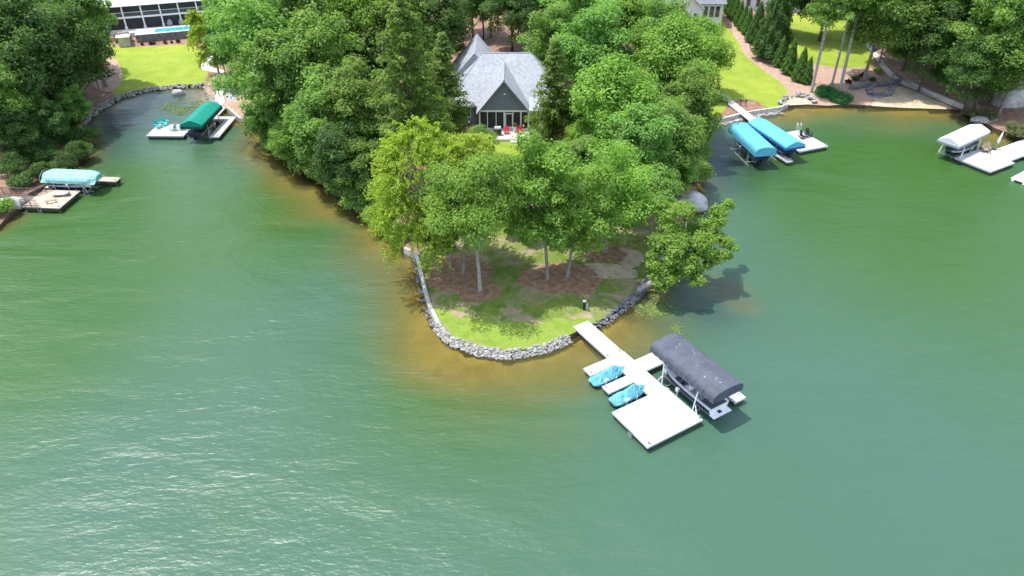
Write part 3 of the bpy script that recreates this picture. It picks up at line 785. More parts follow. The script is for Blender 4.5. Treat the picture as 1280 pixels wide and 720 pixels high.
# ------------------------------------------------------------------ boats
def boat(label, loc, rz, L=6.6, B=2.3, hull='white', stripe='navy', cover=None, tower=False, cat='boat', name='motor_boat'):
    """bow towards local +X"""
    t = thing(name, label, cat, loc, rz)
    st = []
    for i in range(13):
        u = i / 12; x = -L / 2 + L * u
        hb = B / 2 * (0.93 + .07 * math.sin(u * 3.1)) * (1 - max(0, (u - .55) / .45) ** 2.3 * .97)
        sh = .86 + .22 * u ** 2
        ke = .02 + .62 * max(0, (u - .62) / .38) ** 2
        st.append((x, hb, sh, ke))
    def ring(x, hb, sh, ke):
        h = [(0, ke), (hb * .55, ke + .16), (hb * .86, ke + (sh - ke) * .42), (hb * .97, ke + (sh - ke) * .72), (hb, sh)]
        return [(x, -y, z) for y, z in h[::-1]] + [(x, y, z) for y, z in h[1:]]
    rings = [ring(*s) for s in st]
    b = MB(); b.loft(rings, False, False); b.add(rings[0], [tuple(range(9))]); b.build('hull', M[hull], t, smooth=True)
    b = MB()
    for s in (-1, 1):
        rr = []
        for x, hb, sh, ke in st[:-1]:
            y1 = hb * 1.004 + .012; z1 = sh - .06; z2 = ke + (sh - ke) * .62
            rr.append([(x, s * y1, z1), (x, s * (y1 - .015 * hb), z2), (x, s * (y1 - .05), z2), (x, s * (y1 - .05), z1)])
        b.loft(rr, True, True)
    b.build('hull_stripe', M[stripe], t)
    if cover:
        rr = []
        for i, (x, hb, sh, ke) in enumerate(st):
            u = i / 12; top = sh + (.12 + .42 * math.exp(-((u - .5) / .24) ** 2)) * (hb / (B / 2)) ** .5
            rr.append([(x, -hb * 1.02, sh - .12), (x, -hb * 1.02, sh + .03), (x, -hb * .55, sh + (top - sh) * .7), (x, 0, top), (x, hb * .55, sh + (top - sh) * .7), (x, hb * 1.02, sh + .03), (x, hb * 1.02, sh - .12)])
        b = MB(); b.loft(rr, False, False); b.add(rr[0], [tuple(range(7))]); b.build('mooring_cover', M[cover], t, smooth=True)
    else:
        # gunwale ring, bow deck, cockpit sole, seats
        gw = .2
        b = MB()
        for s in (-1, 1):
            rr = [[(x, s * hb, sh), (x, s * max(.0, hb - gw), sh + .03), (x, s * max(0, hb - gw), sh - .45), (x, s * max(0, hb - gw) * 1.0 + s * .01, sh - .45)] for x, hb, sh, ke in st]
            b.loft(rr, False, False)
        b.build('gunwale', M[hull], t, smooth=False)
        b = MB(); b.loft([[(x, -max(.01, hb - gw), sh - .44), (x, max(.01, hb - gw), sh - .44)] for x, hb, sh, ke in st], False, False); b.build('cockpit_sole', M['vinyl'], t)
        b = MB(); b.loft([[(x, -hb * .99, sh + .012), (x, hb * .99, sh + .012)] for x, hb, sh, ke in st[10:]], False, False)
        b.build('bow_deck', M['white'], t)
        b = MB(); b.box(-L / 2 - .55, -L / 2 + .02, -B * .42, B * .42, .22, .30); b.build('swim_deck', M['white'], t, bevel=.02)
        b = MB(); b.box(-L / 2 + .05, -L / 2 + 1.25, -B * .37, B * .37, .5, .90); b.build('sun_pad', M['vinyl_d'], t, bevel=.08)
        for s in (-1, 1):
            b = MB(); b.box(-.75, -.2, s * .52 - .28, s * .52 + .28, .48, .88); b.box(-.85, -.7, s * .52 - .28, s * .52 + .28, .7, 1.32); b.build('seat', M['white'], t, bevel=.06)
            b = MB(); b.box(.95, 2.5, s * (B * .30) - .2, s * (B * .30) + .2, .55, .98); b.build('bow_bench', M['white'], t, bevel=.06)
        b = MB()
        for s in (-1, 1): b.box(.25, .8, s * .55 - .32, s * .55 + .32, .5, 1.06)
        b.build('console', M['vinyl_d'], t, bevel=.05)
        b = MB(); rr = []
        for y in np.linspace(-B * .41, B * .41, 9):
            k = 1 - (abs(y) / (B * .41)) ** 3; rr.append([(.15 + .55 * k, y, 1.0), (-.1 + .45 * k, y, 1.42)])
        b.loft(rr, False, False); b.build('windscreen', M['wglass'], t, solid=.015)
        b = MB(); b.tube([(.35, .55, 1.1), (.25, .55, 1.2)], .02, 6); b.tube([(.24 + .06 * math.sin(a), .55 + .17 * math.cos(a), 1.2 + .16 * math.sin(a)) for a in np.linspace(0, 6.3, 13)], .018, 6); b.build('steering_wheel', M['rubber'], t)
    b = MB(); b.box(-L / 2 - .3, -L / 2 + .02, -.18, .18, -.1, .35); b.build('outdrive', M['rubber'], t, bevel=.04)
    return t

def watercraft(label, loc, rz):
    t = thing('jet_ski', label, 'jet ski', loc, rz, 'covered jet skis at the white dock')
    prof = [(-1.85, .42, .34), (-1.6, .58, .52), (-1.25, .64, .66), (-.9, .65, .88), (-.35, .64, .84), (.1, .62, .96), (.38, .62, 1.2), (.62, .60, 1.12), (.95, .54, .82), (1.35, .42, .62), (1.65, .24, .46), (1.85, .06, .34)]
    rng = np.random.default_rng(int(abs(loc[0] * 100)))
    rr = []
    for x, w, h in [tuple(np.array(prof[i]) * (1 - f) + np.array(prof[i + 1]) * f) for i in range(11) for f in (0, .5)] + [prof[-1]]:
        ring = [(x, -w * 1.03, .10)]
        for f in (-1, -.82, -.6, -.36, -.12, .12, .36, .6, .82, 1):
            z = .2 + (h - .2) * (1 - abs(f) ** 1.25) + rng.normal() * .035
            ring.append((x + rng.normal() * .03, w * f + rng.normal() * .02, max(.18, z)))
        ring.append((x, w * 1.03, .10)); rr.append(ring)
    b = MB(); b.loft(rr, False, False); b.add(rr[0], [tuple(range(12))]); b.build('cover', M['pwc_cv'], t, smooth=False)
    b = MB(); b.loft([[(x, -w * .95, .16), (x, -w * .6, -.12), (x, w * .6, -.12), (x, w * .95, .16)] for x, w, h in prof], True, True); b.build('hull', M['vinyl_d'], t, smooth=False)
    b = MB(); b.box(-1.9, -1.5, -.28, .28, .06, .14); b.build('step', M['rubber'], t, bevel=.02)
    return t

# ------------------------------------------------------------------ furniture
def adirondack(label, loc, rz, mat, group=None, s=1.0):
    t = thing('adirondack_chair', label, 'chair', loc, rz, group); t.scale = (s, s, s)
    b = MB()
    for i in range(5): b.obox((.02, -.22 + .11 * i, .33), (.52, .095, .03), (0, R(10), 0))
    b.build('seat', M[mat], t)
    b = MB()
    for i in range(5):
        y = -.24 + .12 * i; hgt = .82 - .07 * abs(i - 2) ** 1.3
        b.obox((-.36, y * 1.08, .30 + hgt / 2), (.03, .105, hgt), (R(-(i - 2) * 2.5), R(-22), 0))
    b.build('backrest', M[mat], t)
    for s_ in (-1, 1):
        b = MB(); b.obox((.0, s_ * .36, .58), (.72, .13, .03)); b.build('armrest', M[mat], t)
        b = MB(); b.box(.22, .30, s_ * .34 - .03, s_ * .34 + .03, 0, .57); b.build('leg', M[mat], t)
        b = MB(); b.obox((-.12, s_ * .30, .2), (.85, .03, .12), (0, R(18), 0)); b.build('leg', M[mat], t)
    return t

# ================================================================== FOREGROUND DOCK
ox, oy = at(718, 410, .6)
ang = math.atan2(-.854, .521)
def dk(s, t, z=0.0):
    return (ox + s * math.cos(ang) - t * math.sin(ang), oy + s * math.sin(ang) + t * math.cos(ang), z)
t = thing('floating_dock', 'large white floating dock with jet ski fingers and square platform off the wooded point', 'dock', (ox, oy, 0), ang)
dock_parts(t, [('gangway', -.25, 5.2, 0, 1.8), ('walkway', 5.2, 10.9, 0, 1.88), ('platform', 10.9, 15.5, -3.95, 1.95),
               ('finger', 5.2, 6.35, -2.75, 0), ('finger', 7.95, 9.0, -2.75, 0), ('cross_finger', 6.7, 8.4, 1.88, 5.65), ('outer_finger', 6.7, 15.45, 5.65, 6.95)],
           posts=[(15.2, -3.6), (15.2, 1.8), (11.2, -3.6), (6.0, -2.5), (8.2, -2.5), (14.9, 6.6), (7.0, 6.6), (5.0, .15), (5.0, 1.5)])
b = MB()
for s in (-.22, .22):
    b.tube([(13.4 + s, -4.02, -.6), (13.4 + s, -4.02, .8), (13.4 + s, -3.7, .88)], .025, 6)
for k in range(4): b.tube([(13.18, -4.02, -.5 + k * .28), (13.62, -4.02, -.5 + k * .28)], .022, 6)
b.build('ladder', M['galv'], t)
for s, tt in ((15.3, -3.5), (15.3, 1.6), (11.2, 1.95), (9.3, .12)):
    b = MB(); b.box(s - .12, s + .12, tt - .03, tt + .03, .625, .70); b.tube([(s - .16, tt, .7), (s + .16, tt, .7)], .022, 6); b.build('cleat', M['galv'], t)
for s in (7.55, 9.75):
    pass
for s, lab in ((6.98, 'covered jet ski under a wrinkled blue tarp, nearer the shore on the dock'), (9.85, 'covered jet ski under a blue tarp, next to the square dock platform')):
    watercraft(lab, dk(s, -1.3, .30), ang + math.pi / 2)
    l = thing('jet_ski_lift', 'small white jet ski lift under the blue covered craft ' + ('nearer the shore' if s < 8 else 'beside the square platform'), 'jet ski lift', dk(s, -1.5, 0), ang + math.pi / 2, 'jet ski lifts')
    b = MB()
    for sy in (-.42, .42): b.box(-1.2, 1.2, sy - .06, sy + .06, .12, .2)
    for sx in (-.9, .9): b.box(sx - .05, sx + .05, -.62, .62, .02, .115)
    b.build('cradle', M['galv'], l)
    for sx in (-.55, .55):
        b = MB(); b.tube([(sx, -.72, -.8), (sx, -.72, .75)], .05, 8); b.build('post', M['white_trim'], l)
    b = MB(); b.box(-.75, -.35, -.80, -.66, .7, .95); b.build('winch', M['white_trim'], l, bevel=.03)
lc = dk(12.3, 3.55)
lift('boat lift with long charcoal barrel canopy spotted with bird droppings', lc, ang, 7.7, 3.25, 2.9, 1.0, 'barrel', 'charcoal', None, .035, 0, True, .6, nr=12)
CAN = [c for c in scene.objects if c.name.startswith('canopy')][-1]
rng = random.Random(5)
for k in range(14):
    # droppings lie on the canvas top
    u = rng.choice([-2.4, -1.2, .3, 1.6, 2.6, 2.9]) + rng.uniform(-.3, .3); y = rng.uniform(-.75, .75)
    pr = sect('barrel'); zz = 2.9 + 1.0 * np.interp(y / 3.25, [p[0] for p in pr[3:-3]], [p[1] for p in pr[3:-3]])
    b = MB()
    for q in range(1):
        r_ = rng.uniform(.012, .032); a = rng.uniform(0, 3.1); L_ = rng.uniform(.03, .20)
        du, dy = rng.uniform(-.12, .12), rng.uniform(-.1, .1)
        zq = 2.9 + 1.0 * np.interp((y + dy) / 3.25, [p[0] for p in pr[3:-3]], [p[1] for p in pr[3:-3]]) + .012
        b.obox((u + du, y + dy, zq), (L_, r_, .02), (0, 0, a))
    b.build('bird_dropping', M['white_trim'], CAN)
boat('white runabout with navy stripe hanging under the charcoal canopy', dk(12.0, 3.6, .52), ang + math.pi, 7.0, 2.4)

# ================================================================== LEFT COVE DOCK (green canopy)
gx, gy = -50.9, 103.2
t = thing('floating_dock', 'white dock split round a boat slip below the green canopy in the left cove', 'dock', (gx, gy, 0), R(-1))
dock_parts(t, [('platform', -2.95, 2.6, -2.2, 2.2), ('finger', 6.5, 7.95, -2.4, 3.85), ('cross_finger', 3.4, 7.95, 3.85, 5.4), ('shore_ramp', 3.4, 5.0, 5.4, 9.2)],
           posts=[(-2.7, -1.9), (2.3, -1.9), (7.6, -2.1), (6.7, 3.5)])
lift('boat lift with bright green gabled canopy over a dark boat in the left cove', (gx + 4.75, gy + .5, 0), R(88), 7.9, 3.2, 2.25, 1.15, 'gable', 'green_cv', 'green_dk', .015, 0, False, .6)
boat('navy boat with silver hull edge stored below the green canopy', (gx + 4.75, gy + .2, .5), R(88), 6.6, 2.3, 'navy', 'vinyl', 'vinyl_d')
adirondack('turquoise lounge chair at the left front corner of the cove dock, back to the water', (gx - 2.2, gy + .75, .62), R(-20), 'teal', 'turquoise chairs on the cove dock', 1.15)
adirondack('turquoise lounge chair at the rear left of the cove dock', (gx - 1.6, gy + 1.75, .62), R(-35), 'teal', 'turquoise chairs on the cove dock', 1.15)
adirondack('pale faded teal lounge chair in the middle of the cove dock', (gx + .35, gy - .1, .62), R(160), 'paleteal', 'faded chairs on the cove dock', 1.05)
adirondack('pale faded teal lounge chair beside the green canopy on the cove dock', (gx + 1.5, gy + .25, .62), R(120), 'paleteal', 'faded chairs on the cove dock', 1.05)

# ================================================================== LEFT NEAR DOCK (aqua cover)
t = thing('wooden_dock', 'tan weathered wooden dock with dark railings on the left bank', 'dock', (-57.6, 81.3, 0), R(-4))
dock_parts(t, [('platform', -2.3, 2.5, -2.4, 2.2), ('finger', 1.2, 5.75, 5.0, 6.3), ('rear_walkway', -3.0, 1.2, 5.0, 6.3)], zt=.75, mat='tan', fmat='tan_d', posts=[(2.2, -2.1), (2.2, 1.9), (5.55, 5.2), (5.55, 6.1), (-2.0, -2.2)])
b = MB(); b.box(-6.6, -2.3, -1.2, .6, .70, .75); b.build('walkway', M['tan_d'], t)
for (x0, y0), (x1, y1) in (((-6.6, .6), (-2.3, .6)), ((-2.3, .6), (-1.2, 2.2)), ((-2.25, -2.3), (-.2, -2.3)), ((-6.6, -1.2), (-2.3, -1.2))):
    b = MB(); n = max(2, int(math.hypot(x1 - x0, y1 - y0) / .14))
    for z in (.95, 1.75): b.tube([(x0, y0, z), (x1, y1, z)], .04, 6)
    for i in range(n + 1):
        f = i / n; b.tube([(x0 + (x1 - x0) * f, y0 + (y1 - y0) * f, .75), (x0 + (x1 - x0) * f, y0 + (y1 - y0) * f, 1.75)], .02 if i % 8 else .05, 5)
    b.build('railing', M['tan_d'], t)
b = MB()
for s in (-.22, .22): b.tube([(-.1 + s, -2.46, -.7), (-.1 + s, -2.46, 1.5), (-.1 + s, -2.2, 1.55)], .03, 6)
for k in range(4): b.tube([(-.32, -2.46, -.6 + k * .3), (.12, -2.46, -.6 + k * .3)], .025, 6)
b.build('ladder', M['galv'], t)
lift('boat lift with faded aqua drooping cover beside the wooden dock', (-56.4, 85.0, 0), R(-5), 7.2, 2.7, 1.55, 1.15, 'flat', 'aqua_cv', None, .03, .42, False, .45)
boat('low dark hulled boat hidden under the faded aqua cover', (-56.3, 85.0, .35), R(-5), 6.4, 2.1, 'vinyl_d', 'vinyl')
t = thing('sun_lounger', 'grey cushioned low lounger lying on the tan wooden dock', 'lounger', (-56.6, 82.0, .75), R(8))
b = MB(); b.box(-.95, .95, -.36, .36, .18, .24); b.build('frame', M['wood'], t)
b = MB(); b.box(-.9, .45, -.34, .34, .245, .36); b.obox((.72, 0, .38), (.55, .68, .1), (0, R(-20), 0)); b.build('cushion', M['vinyl'], t, bevel=.03)
for sx in (-.8, .8):
    for sy in (-.3, .3): b = MB(); b.box(sx - .03, sx + .03, sy - .03, sy + .03, 0, .18); b.build('leg', M['wood'], t)
t = thing('bench', 'narrow plank bench near the front edge of the tan wooden dock', 'bench', (-56.9, 80.1, .75), R(25))
b = MB(); b.box(-.65, .65, -.14, .14, .33, .38); b.build('seat', M['wood'], t)
for sx in (-.5, .5): b = MB(); b.box(sx - .04, sx + .04, -.12, .12, 0, .33); b.build('leg', M['wood'], t)

# ================================================================== RIGHT COVE DOCK (two blue canopies)
ga = at(899, 121, .6); pb = at(999.4, 189.4, .6); ra = math.atan2(-.93, .37)
ca, sa = math.cos(ra), math.sin(ra)
t = thing('floating_dock', 'white dock with long gangway and end platform below the bright blue canopies', 'dock', (pb[0], pb[1], 0), ra)
def rl(x, y): dx, dy = x - pb[0], y - pb[1]; return dx * ca + dy * sa, -dx * sa + dy * ca
gl0, gl1 = rl(*ga), rl(*at(937, 149, .6))
dock_parts(t, [('platform', -6.2, 0, 0, 5.1), ('gangway', gl1[0] + 1.5, -6.2, .2, 1.7), ('finger', -6.2, 2.2, -3.9, -2.9)], posts=[(-.3, .3), (-.3, 4.8), (-5.9, 4.8), (1.9, -3.1)])
b = MB(); gw0 = Vector((gl0[0], gl0[1], 0)); gw1 = Vector((gl1[0] + 1.5, .95, 0))
d = (gw1 - gw0).normalized(); nn = Vector((-d.y, d.x, 0)) * .72
b.add([(gw0 - nn) + Vector((0, 0, 1.1)), (gw0 + nn) + Vector((0, 0, 1.1)), (gw1 + nn) + Vector((0, 0, .6)), (gw1 - nn) + Vector((0, 0, .6)), (gw0 - nn) + Vector((0, 0, .95)), (gw0 + nn) + Vector((0, 0, .95)), (gw1 + nn) + Vector((0, 0, .45)), (gw1 - nn) + Vector((0, 0, .45))],
      [(0, 1, 2, 3), (7, 6, 5, 4), (0, 3, 7, 4), (1, 5, 6, 2), (0, 4, 5, 1), (3, 2, 6, 7)])
b.build('shore_ramp', M['deck'], t)
c1 = at(940, 173, 2.6); c2 = at(970, 165, 2.7)
lift('boat lift with rounded bright blue canopy, left of the ridged blue one', (c1[0], c1[1], 0), R(-80), 8.8, 3.0, 1.9, 1.25, 'barrel', 'blue_cv', None, .02, 0, False, .7)
boat('navy and grey boat under the rounded blue canopy', (c1[0], c1[1], .6), R(100), 7.2, 2.4, 'navy', 'vinyl', 'vinyl_d')
lift('boat lift with ridged bright blue canopy and dark blue valance next to the white platform', (c2[0], c2[1], 0), R(-72), 9.3, 3.1, 2.1, 1.0, 'gable', 'blue_cv', 'blue_dk', .012, 0, False, .7)
boat('dark boat in the shade of the ridged blue canopy', (c2[0], c2[1], .6), R(108), 7.2, 2.4, 'navy', 'vinyl', 'vinyl_d')
for px, py, rz_, lab in ((1003, 173, -50, 'black dock chair close to the ridged blue canopy'), (1010, 171, -70, 'black dock chair nearer the middle of the right cove platform')):
    p_ = at(px, py, .62); adirondack(lab, (p_[0], p_[1], .62), R(rz_), 'rubber', 'black chairs on the right cove dock', 1.1)
t_ = at(998, 162.5, .62)
b = MB()
for s in (-.25, .25): b.tube([(t_[0] + s, t_[1] - .2, .3), (t_[0] + s, t_[1] - .2, 1.5), (t_[0] + s, t_[1] + .3, 1.6), (t_[0] + s, t_[1] + .35, .62)], .035, 6)
o = b.build('dock_ladder', M['white_trim']); tag(o, 'white hooped swim ladder at the back corner of the right cove platform', 'ladder')

# ================================================================== FAR RIGHT DOCK (grey canopy)
fa = R(30)
p0 = at(1193, 197, .6)
t = thing('floating_dock', 'white dock with bent walkway leaving the frame at the right edge', 'dock', (p0[0], p0[1], 0), fa)
dock_parts(t, [('platform', 0, 5.6, -5.2, 0), ('walkway', 5.6, 14.5, -4.5, -1.2), ('finger', 8.8, 10.4, -8.6, -4.5)], posts=[(.3, -4.9), (.3, -.3), (5.3, -4.9), (10.1, -8.2)])
c3 = at(1206, 168, 2.9)
lift('boat lift with pale grey pitched canopy over a dark boat on the right', (c3[0], c3[1], 0), R(36), 8.4, 3.0, 2.35, 1.0, 'gable', 'grey_cv', 'grey_dk', .01, 0, True, .6)
boat('dark navy boat tucked under the pale grey canopy on the right', (c3[0] - .4, c3[1] - .3, .5), R(216), 7.0, 2.4, 'navy', 'vinyl', 'vinyl_d')
p_ = at(1231, 190, .62)
adirondack('brown wooden reclining chair beside the closed umbrella on the right dock', (p_[0], p_[1], .62), R(-120), 'wood', None, 1.25)
p_ = at(1243, 187, .62)
t = thing('parasol', 'closed pale grey parasol standing on the right dock', 'umbrella', (p_[0], p_[1], .62), 0)
b = MB(); b.tube([(0, 0, 0), (.35, .1, 2.9)], .03, 8); b.build('pole', M['galv'], t)
b = MB(); b.tube([(.12, .03, .95), (.17, .05, 1.3), (.24, .07, 1.9), (.33, .1, 2.7)], [.17, .2, .15, .03], 9); b.build('canopy', M['grey_cv'], t, smooth=True)
b = MB(); b.tube([(0, 0, 0), (0, 0, .09)], [.28, .25], 14); b.build('base', M['rubber'], t)
p_ = at(1275, 223, .3)
t = thing('pontoon_raft', 'small white floating raft cut off by the right edge', 'raft', (p_[0] + .9, p_[1] + .3, 0), R(35))
b = MB(); b.box(-1.9, 1.9, -1.0, 1.0, .22, .42); b.build('deck', M['white'], t, bevel=.06)
for s in (-.7, .7): b = MB(); b.tube([(-2.0, s, .1), (-1.7, s, .08), (1.7, s, .08), (2.0, s, .1)], [.1, .26, .26, .1], 10); b.build('pontoon', M['white'], t, smooth=True)
b = MB()
for s in (-.6, .6): b.tube([(-1.6, s, .42), (-1.6, s, .85), (-1.1, s, .85), (-1.1, s, .42)], .035, 6)
b.build('grab_rail', M['white_trim'], t)

# ================================================================== MAIN HOUSE
HZ = 1.9
def window(root, x0, x1, z0, z1, y, nx=2, nz=2, frame='white_trim', d=.06):
    b = MB(); w = .09
    b.box(x0 - w, x1 + w, y - d, y, z0 - w, z0); b.box(x0 - w, x1 + w, y - d, y, z1, z1 + w)
    b.box(x0 - w, x0, y - d, y, z0, z1); b.box(x1, x1 + w, y - d, y, z0, z1)
    for i in range(1, nx): xm = x0 + (x1 - x0) * i / nx; b.box(xm - .03, xm + .03, y - d * .8, y, z0, z1)
    for i in range(1, nz): zm = z0 + (z1 - z0) * i / nz; b.box(x0, x1, y - d * .6, y, zm - .02, zm + .02)
    f = b.build('window', M[frame], root)
    b = MB(); b.box(x0, x1, y - .02, y + .01, z0, z1); b.build('pane', M['glass'], f)
    return f

def main_house():
    t = thing('lake_house', 'dark grey lake house with grey gabled roof and screened porch on the point', 'house', (0, 0, 0))
    b = MB()   # walls butt at the corners
    y0, y1, x0, x1, zt = 103.1, 117.0, -9.3, 7.6, 4.72
    b.box(x0, x1, y0, y0 + .25, HZ - .8, zt); b.box(x0, x1, y1 - .25, y1, HZ - .8, zt)
    b.box(x0, x0 + .25, y0 + .25, y1 - .25, HZ - .8, zt); b.box(x1 - .25, x1, y0 + .25, y1 - .25, HZ - .8, zt)
    b.build('wall', M['gsiding'], t)
    # hipped main roof
    e = .45; ze = zt - .1; rz = 10.0; ry = 110.0
    A, B_, Cc, D = (x0 - e, y0 - e, ze), (x1 + e, y0 - e, ze), (x1 + e, y1 + e, ze), (x0 - e, y1 + e, ze)
    r0, r1 = (-4.5, ry, rz), (2.8, ry, rz)
    b = MB(); b.face(A, B_, r1, r0); b.face(B_, Cc, r1); b.face(Cc, D, r0, r1); b.face(D, A, r0)
    rf = b.build('roof', M['roof'], t, solid=.14)
    b = MB(); b.tube([r0, r1], .10, 6)
    for c, r in ((A, r0), (B_, r1)): b.tube([(c[0], c[1], c[2] + .02), r], .08, 6)
    b.build('ridge_cap', M['roof'], rf)
    b = MB(); b.box(x0 - e, x1 + e, y0 - e - .06, y0 - e - .005, ze - .2, ze + .02); b.box(x0 - e - .06, x0 - e - .005, y0 - e, y1 + e, ze - .2, ze + .02)
    b.box(x1 + e + .005, x1 + e + .06, y0 - e, y1 + e, ze - .2, ze + .02); b.build('gutter', M['white_trim'], rf)
    # rear left wing with a gable
    b = MB(); wx, wr, wy0, wy1 = -5.6, 10.12, 109.4, 119.6
    b.face((wx, wy0, wr), (wx, wy1, wr), (-10.4, wy1 + .6, ze + .03), (-10.4, wy0 + 1.2, ze + .03)); b.face((wx, wy1, wr), (wx, wy0, wr), (-1.2, wy0 + 1, ze + .8), (-1.2, wy1 + .6, ze + .03))
    for xe, ye, ze_ in ((-10.4, wy0 + 1.2, ze + .03), (-1.2, wy0 + 1, ze + .8)): b.face((wx, wy0 + .004, wr - .02), (xe, ye + .004, ze_ - .02), (xe, ye + .004, ze_ - .9), (wx, wy0 + .004, wr - 1.7))
    b.build('wing_roof', M['roof'], rf, solid=.14)
    b = MB(); b.face((-9.9, 119.3, ze), (-1.5, 119.3, ze), (wx, 119.3, wr - .25)); b.box(-9.9, -1.5, 117.0, 119.3, HZ - .8, ze); b.build('wing_wall', M['gsiding'], t)
    # front gable over the screened porch
    gx0, gx1, gy, gt, gzb = -4.75, 2.45, 100.5, 9.2, 4.75; gm = (gx0 + gx1) / 2; yb = 108.8
    b = MB(); o = .38; zl = gzb - .42
    b.face((gx0 - o, gy - .4, zl), (gm, gy - .4, gt), (gm, yb, gt), (gx0 - o, 103.0, zl)); b.face((gm, gy - .4, gt), (gx1 + o, gy - .4, zl), (gx1 + o, 103.0, zl), (gm, yb, gt))
    b.build('gable_roof', M['roof'], rf, solid=.13)
    b = MB(); b.tube([(gm, gy - .4, gt + .02), (gm, yb, gt + .02)], .09, 6); b.build('ridge_cap', M['roof'], rf)
    b = MB()
    for s, xx in ((1, gx0 - o), (-1, gx1 + o)):
        b.add([(xx, gy - .44, zl - .05), (xx, gy - .44, zl - .25), (gm, gy - .44, gt - .27), (gm, gy - .44, gt - .03), (xx, gy - .405, zl - .05), (xx, gy - .405, zl - .25), (gm, gy - .405, gt - .27), (gm, gy - .405, gt - .03)],
              [(0, 1, 2, 3), (7, 6, 5, 4), (0, 3, 7, 4), (1, 5, 6, 2), (0, 4, 5, 1), (3, 2, 6, 7)])
    b.build('bargeboard', M['gsiding'], rf)
    b = MB(); b.add([(gx0, gy, gzb), (gx1, gy, gzb), (gm, gy, gt - .3), (gx0, gy + .2, gzb), (gx1, gy + .2, gzb), (gm, gy + .2, gt - .3)], [(0, 1, 2), (5, 4, 3), (0, 3, 4, 1), (1, 4, 5, 2), (2, 5, 3, 0)])
    b.build('gable_wall', M['gsiding'], t)
    b = MB(); b.obox((gm + .1, gy - .08, 7.15), (.34, .14, .16)); b.tube([(gm + .1, gy - .03, 7.25), (gm + .1, gy - .18, 7.1)], [.05, .12], 8); b.build('floodlight', M['white_trim'], t)
    # porch: posts, beam, screens, floor
    px1 = 4.1
    b = MB(); b.box(gx0, px1, gy - .03, gy + .23, 4.5, 4.748); b.build('porch_beam', M['white_trim'], t)
    b = MB(); b.face((gx1, gy - .35, 4.78), (px1 + .35, gy - .35, 4.78), (px1 + .35, 103.4, 5.6), (gx1, 103.4, 5.6)); b.build('porch_roof', M['roof'], rf, solid=.12)
    xs = [gx0 + .08, -3.55, -2.3, -1.12, .15, 1.28, 2.37, px1 - .1]
    for i, x in enumerate(xs):
        w = .10 if i in (0, 3, 5, 6, 7) else .05
        b = MB(); b.box(x - w, x + w, gy, gy + .2, HZ + .1, 4.498); b.build('porch_post', M['white_trim'], t)
    b = MB(); b.box(gx0, px1, gy + .26, gy + .29, HZ + .05, 4.49); b.build('porch_screen', M['screen'], t)
    b = MB(); b.box(px1 - .05, px1, gy + .31, 103.0, HZ + .05, 4.49); b.box(gx0, gx0 + .05, gy + .31, 103.0, HZ + .05, 4.49); b.build('porch_screen', M['screen'], t)
    b = MB(); b.box(gx0, px1, gy - .1, 103.0, HZ - .9, HZ + .04); b.build('porch_floor', M['concrete'], t)
    b = MB(); b.box(-.98, -.86, gy - .03, gy + .06, HZ + .06, 4.3); b.box(.0, .12, gy - .03, gy + .06, HZ + .06, 4.3); b.box(-.86, .0, gy - .03, gy + .06, 4.16, 4.3); b.box(-.86, 0, gy - .03, gy + .06, HZ + .06, HZ + .35)
    d = b.build('screen_door', M['white_trim'], t)
    b = MB(); b.box(-.84, -.78, gy - .07, gy - .031, HZ + 1.0, HZ + 1.15); b.build('handle', M['rubber'], d)
    b = MB(); b.box(-8.1, -8.0, y0 - .01, y0, HZ, HZ + .01)
    window(t, -7.6, -6.15, 2.75, 4.15, y0, 2, 2); window(t, 5.3, 6.8, 2.75, 4.15, y0, 2, 2)
    b = MB(); b.box(-7.6, -6.2, y0 - .65, y0 - .1, 2.02, 2.14); b.build('window_box', M['white_trim'], t)
    # patio
    p = MB(); p.box(-2.6, 2.5, 96.8, 100.38, HZ - 1.2, HZ + .02); p.box(-.2, 2.5, 96.2, 96.79, HZ - 1.2, HZ - .16)
    o = p.build('patio', M['concrete'], bevel=.02); tag(o, 'pale concrete patio in front of the screened porch', 'patio')
    adirondack('red garden chair on the patio left of the porch door', (-.75, 98.7, HZ + .02), R(-95), 'red', 'red patio chairs', 1.0)
    adirondack('red garden chair on the patio right of the porch door', (1.15, 98.9, HZ + .02), R(-80), 'red', 'red patio chairs', 1.0)
    g = thing('barbecue_grill', 'black covered barbecue grill on the left of the patio', 'grill', (-2.05, 98.3, HZ + .02), R(5))
    b = MB(); b.box(-.55, .55, -.3, .3, .12, .95); b.build('cabinet', M['rubber'], g, bevel=.05)
    b = MB(); rr = [[(x, math.cos(a) * .34, .955 + math.sin(a) * .36) for a in np.linspace(0, math.pi, 9)] for x in (-.45, .45)]; b.loft(rr, False, False)
    for r_ in rr: b.add(r_, [tuple(range(9))])
    b.build('lid', M['vinyl'], g)
    for sx in (-.5, .5): b = MB(); b.tube([(sx - .04, 0, .08), (sx + .04, 0, .08)], .08, 10); b.build('wheel', M['rubber'], g)
    g = thing('flower_pot', 'white flower pot standing between the red patio chairs', 'plant pot', (.35, 99.3, HZ + .02))
    b = MB(); b.tube([(0, 0, 0), (0, 0, .7), (0, 0, .75)], [.2, .3, .33], 12); b.build('pot', M['white_trim'], g, smooth=False)
    rng = np.random.default_rng(4); C = np.array([[0, 0, 1.0], [.1, .1, 1.2]]); pos, nrm, ti = blobs_to_leaves(rng, C, np.array([.35, .25]), 250)
    ob = bpy.data.objects.new('foliage', leaf_mesh('pot_plant', pos, nrm, .12, ti, M['grassy'], .5, rng)); COL.objects.link(ob); ob.parent = g
main_house()

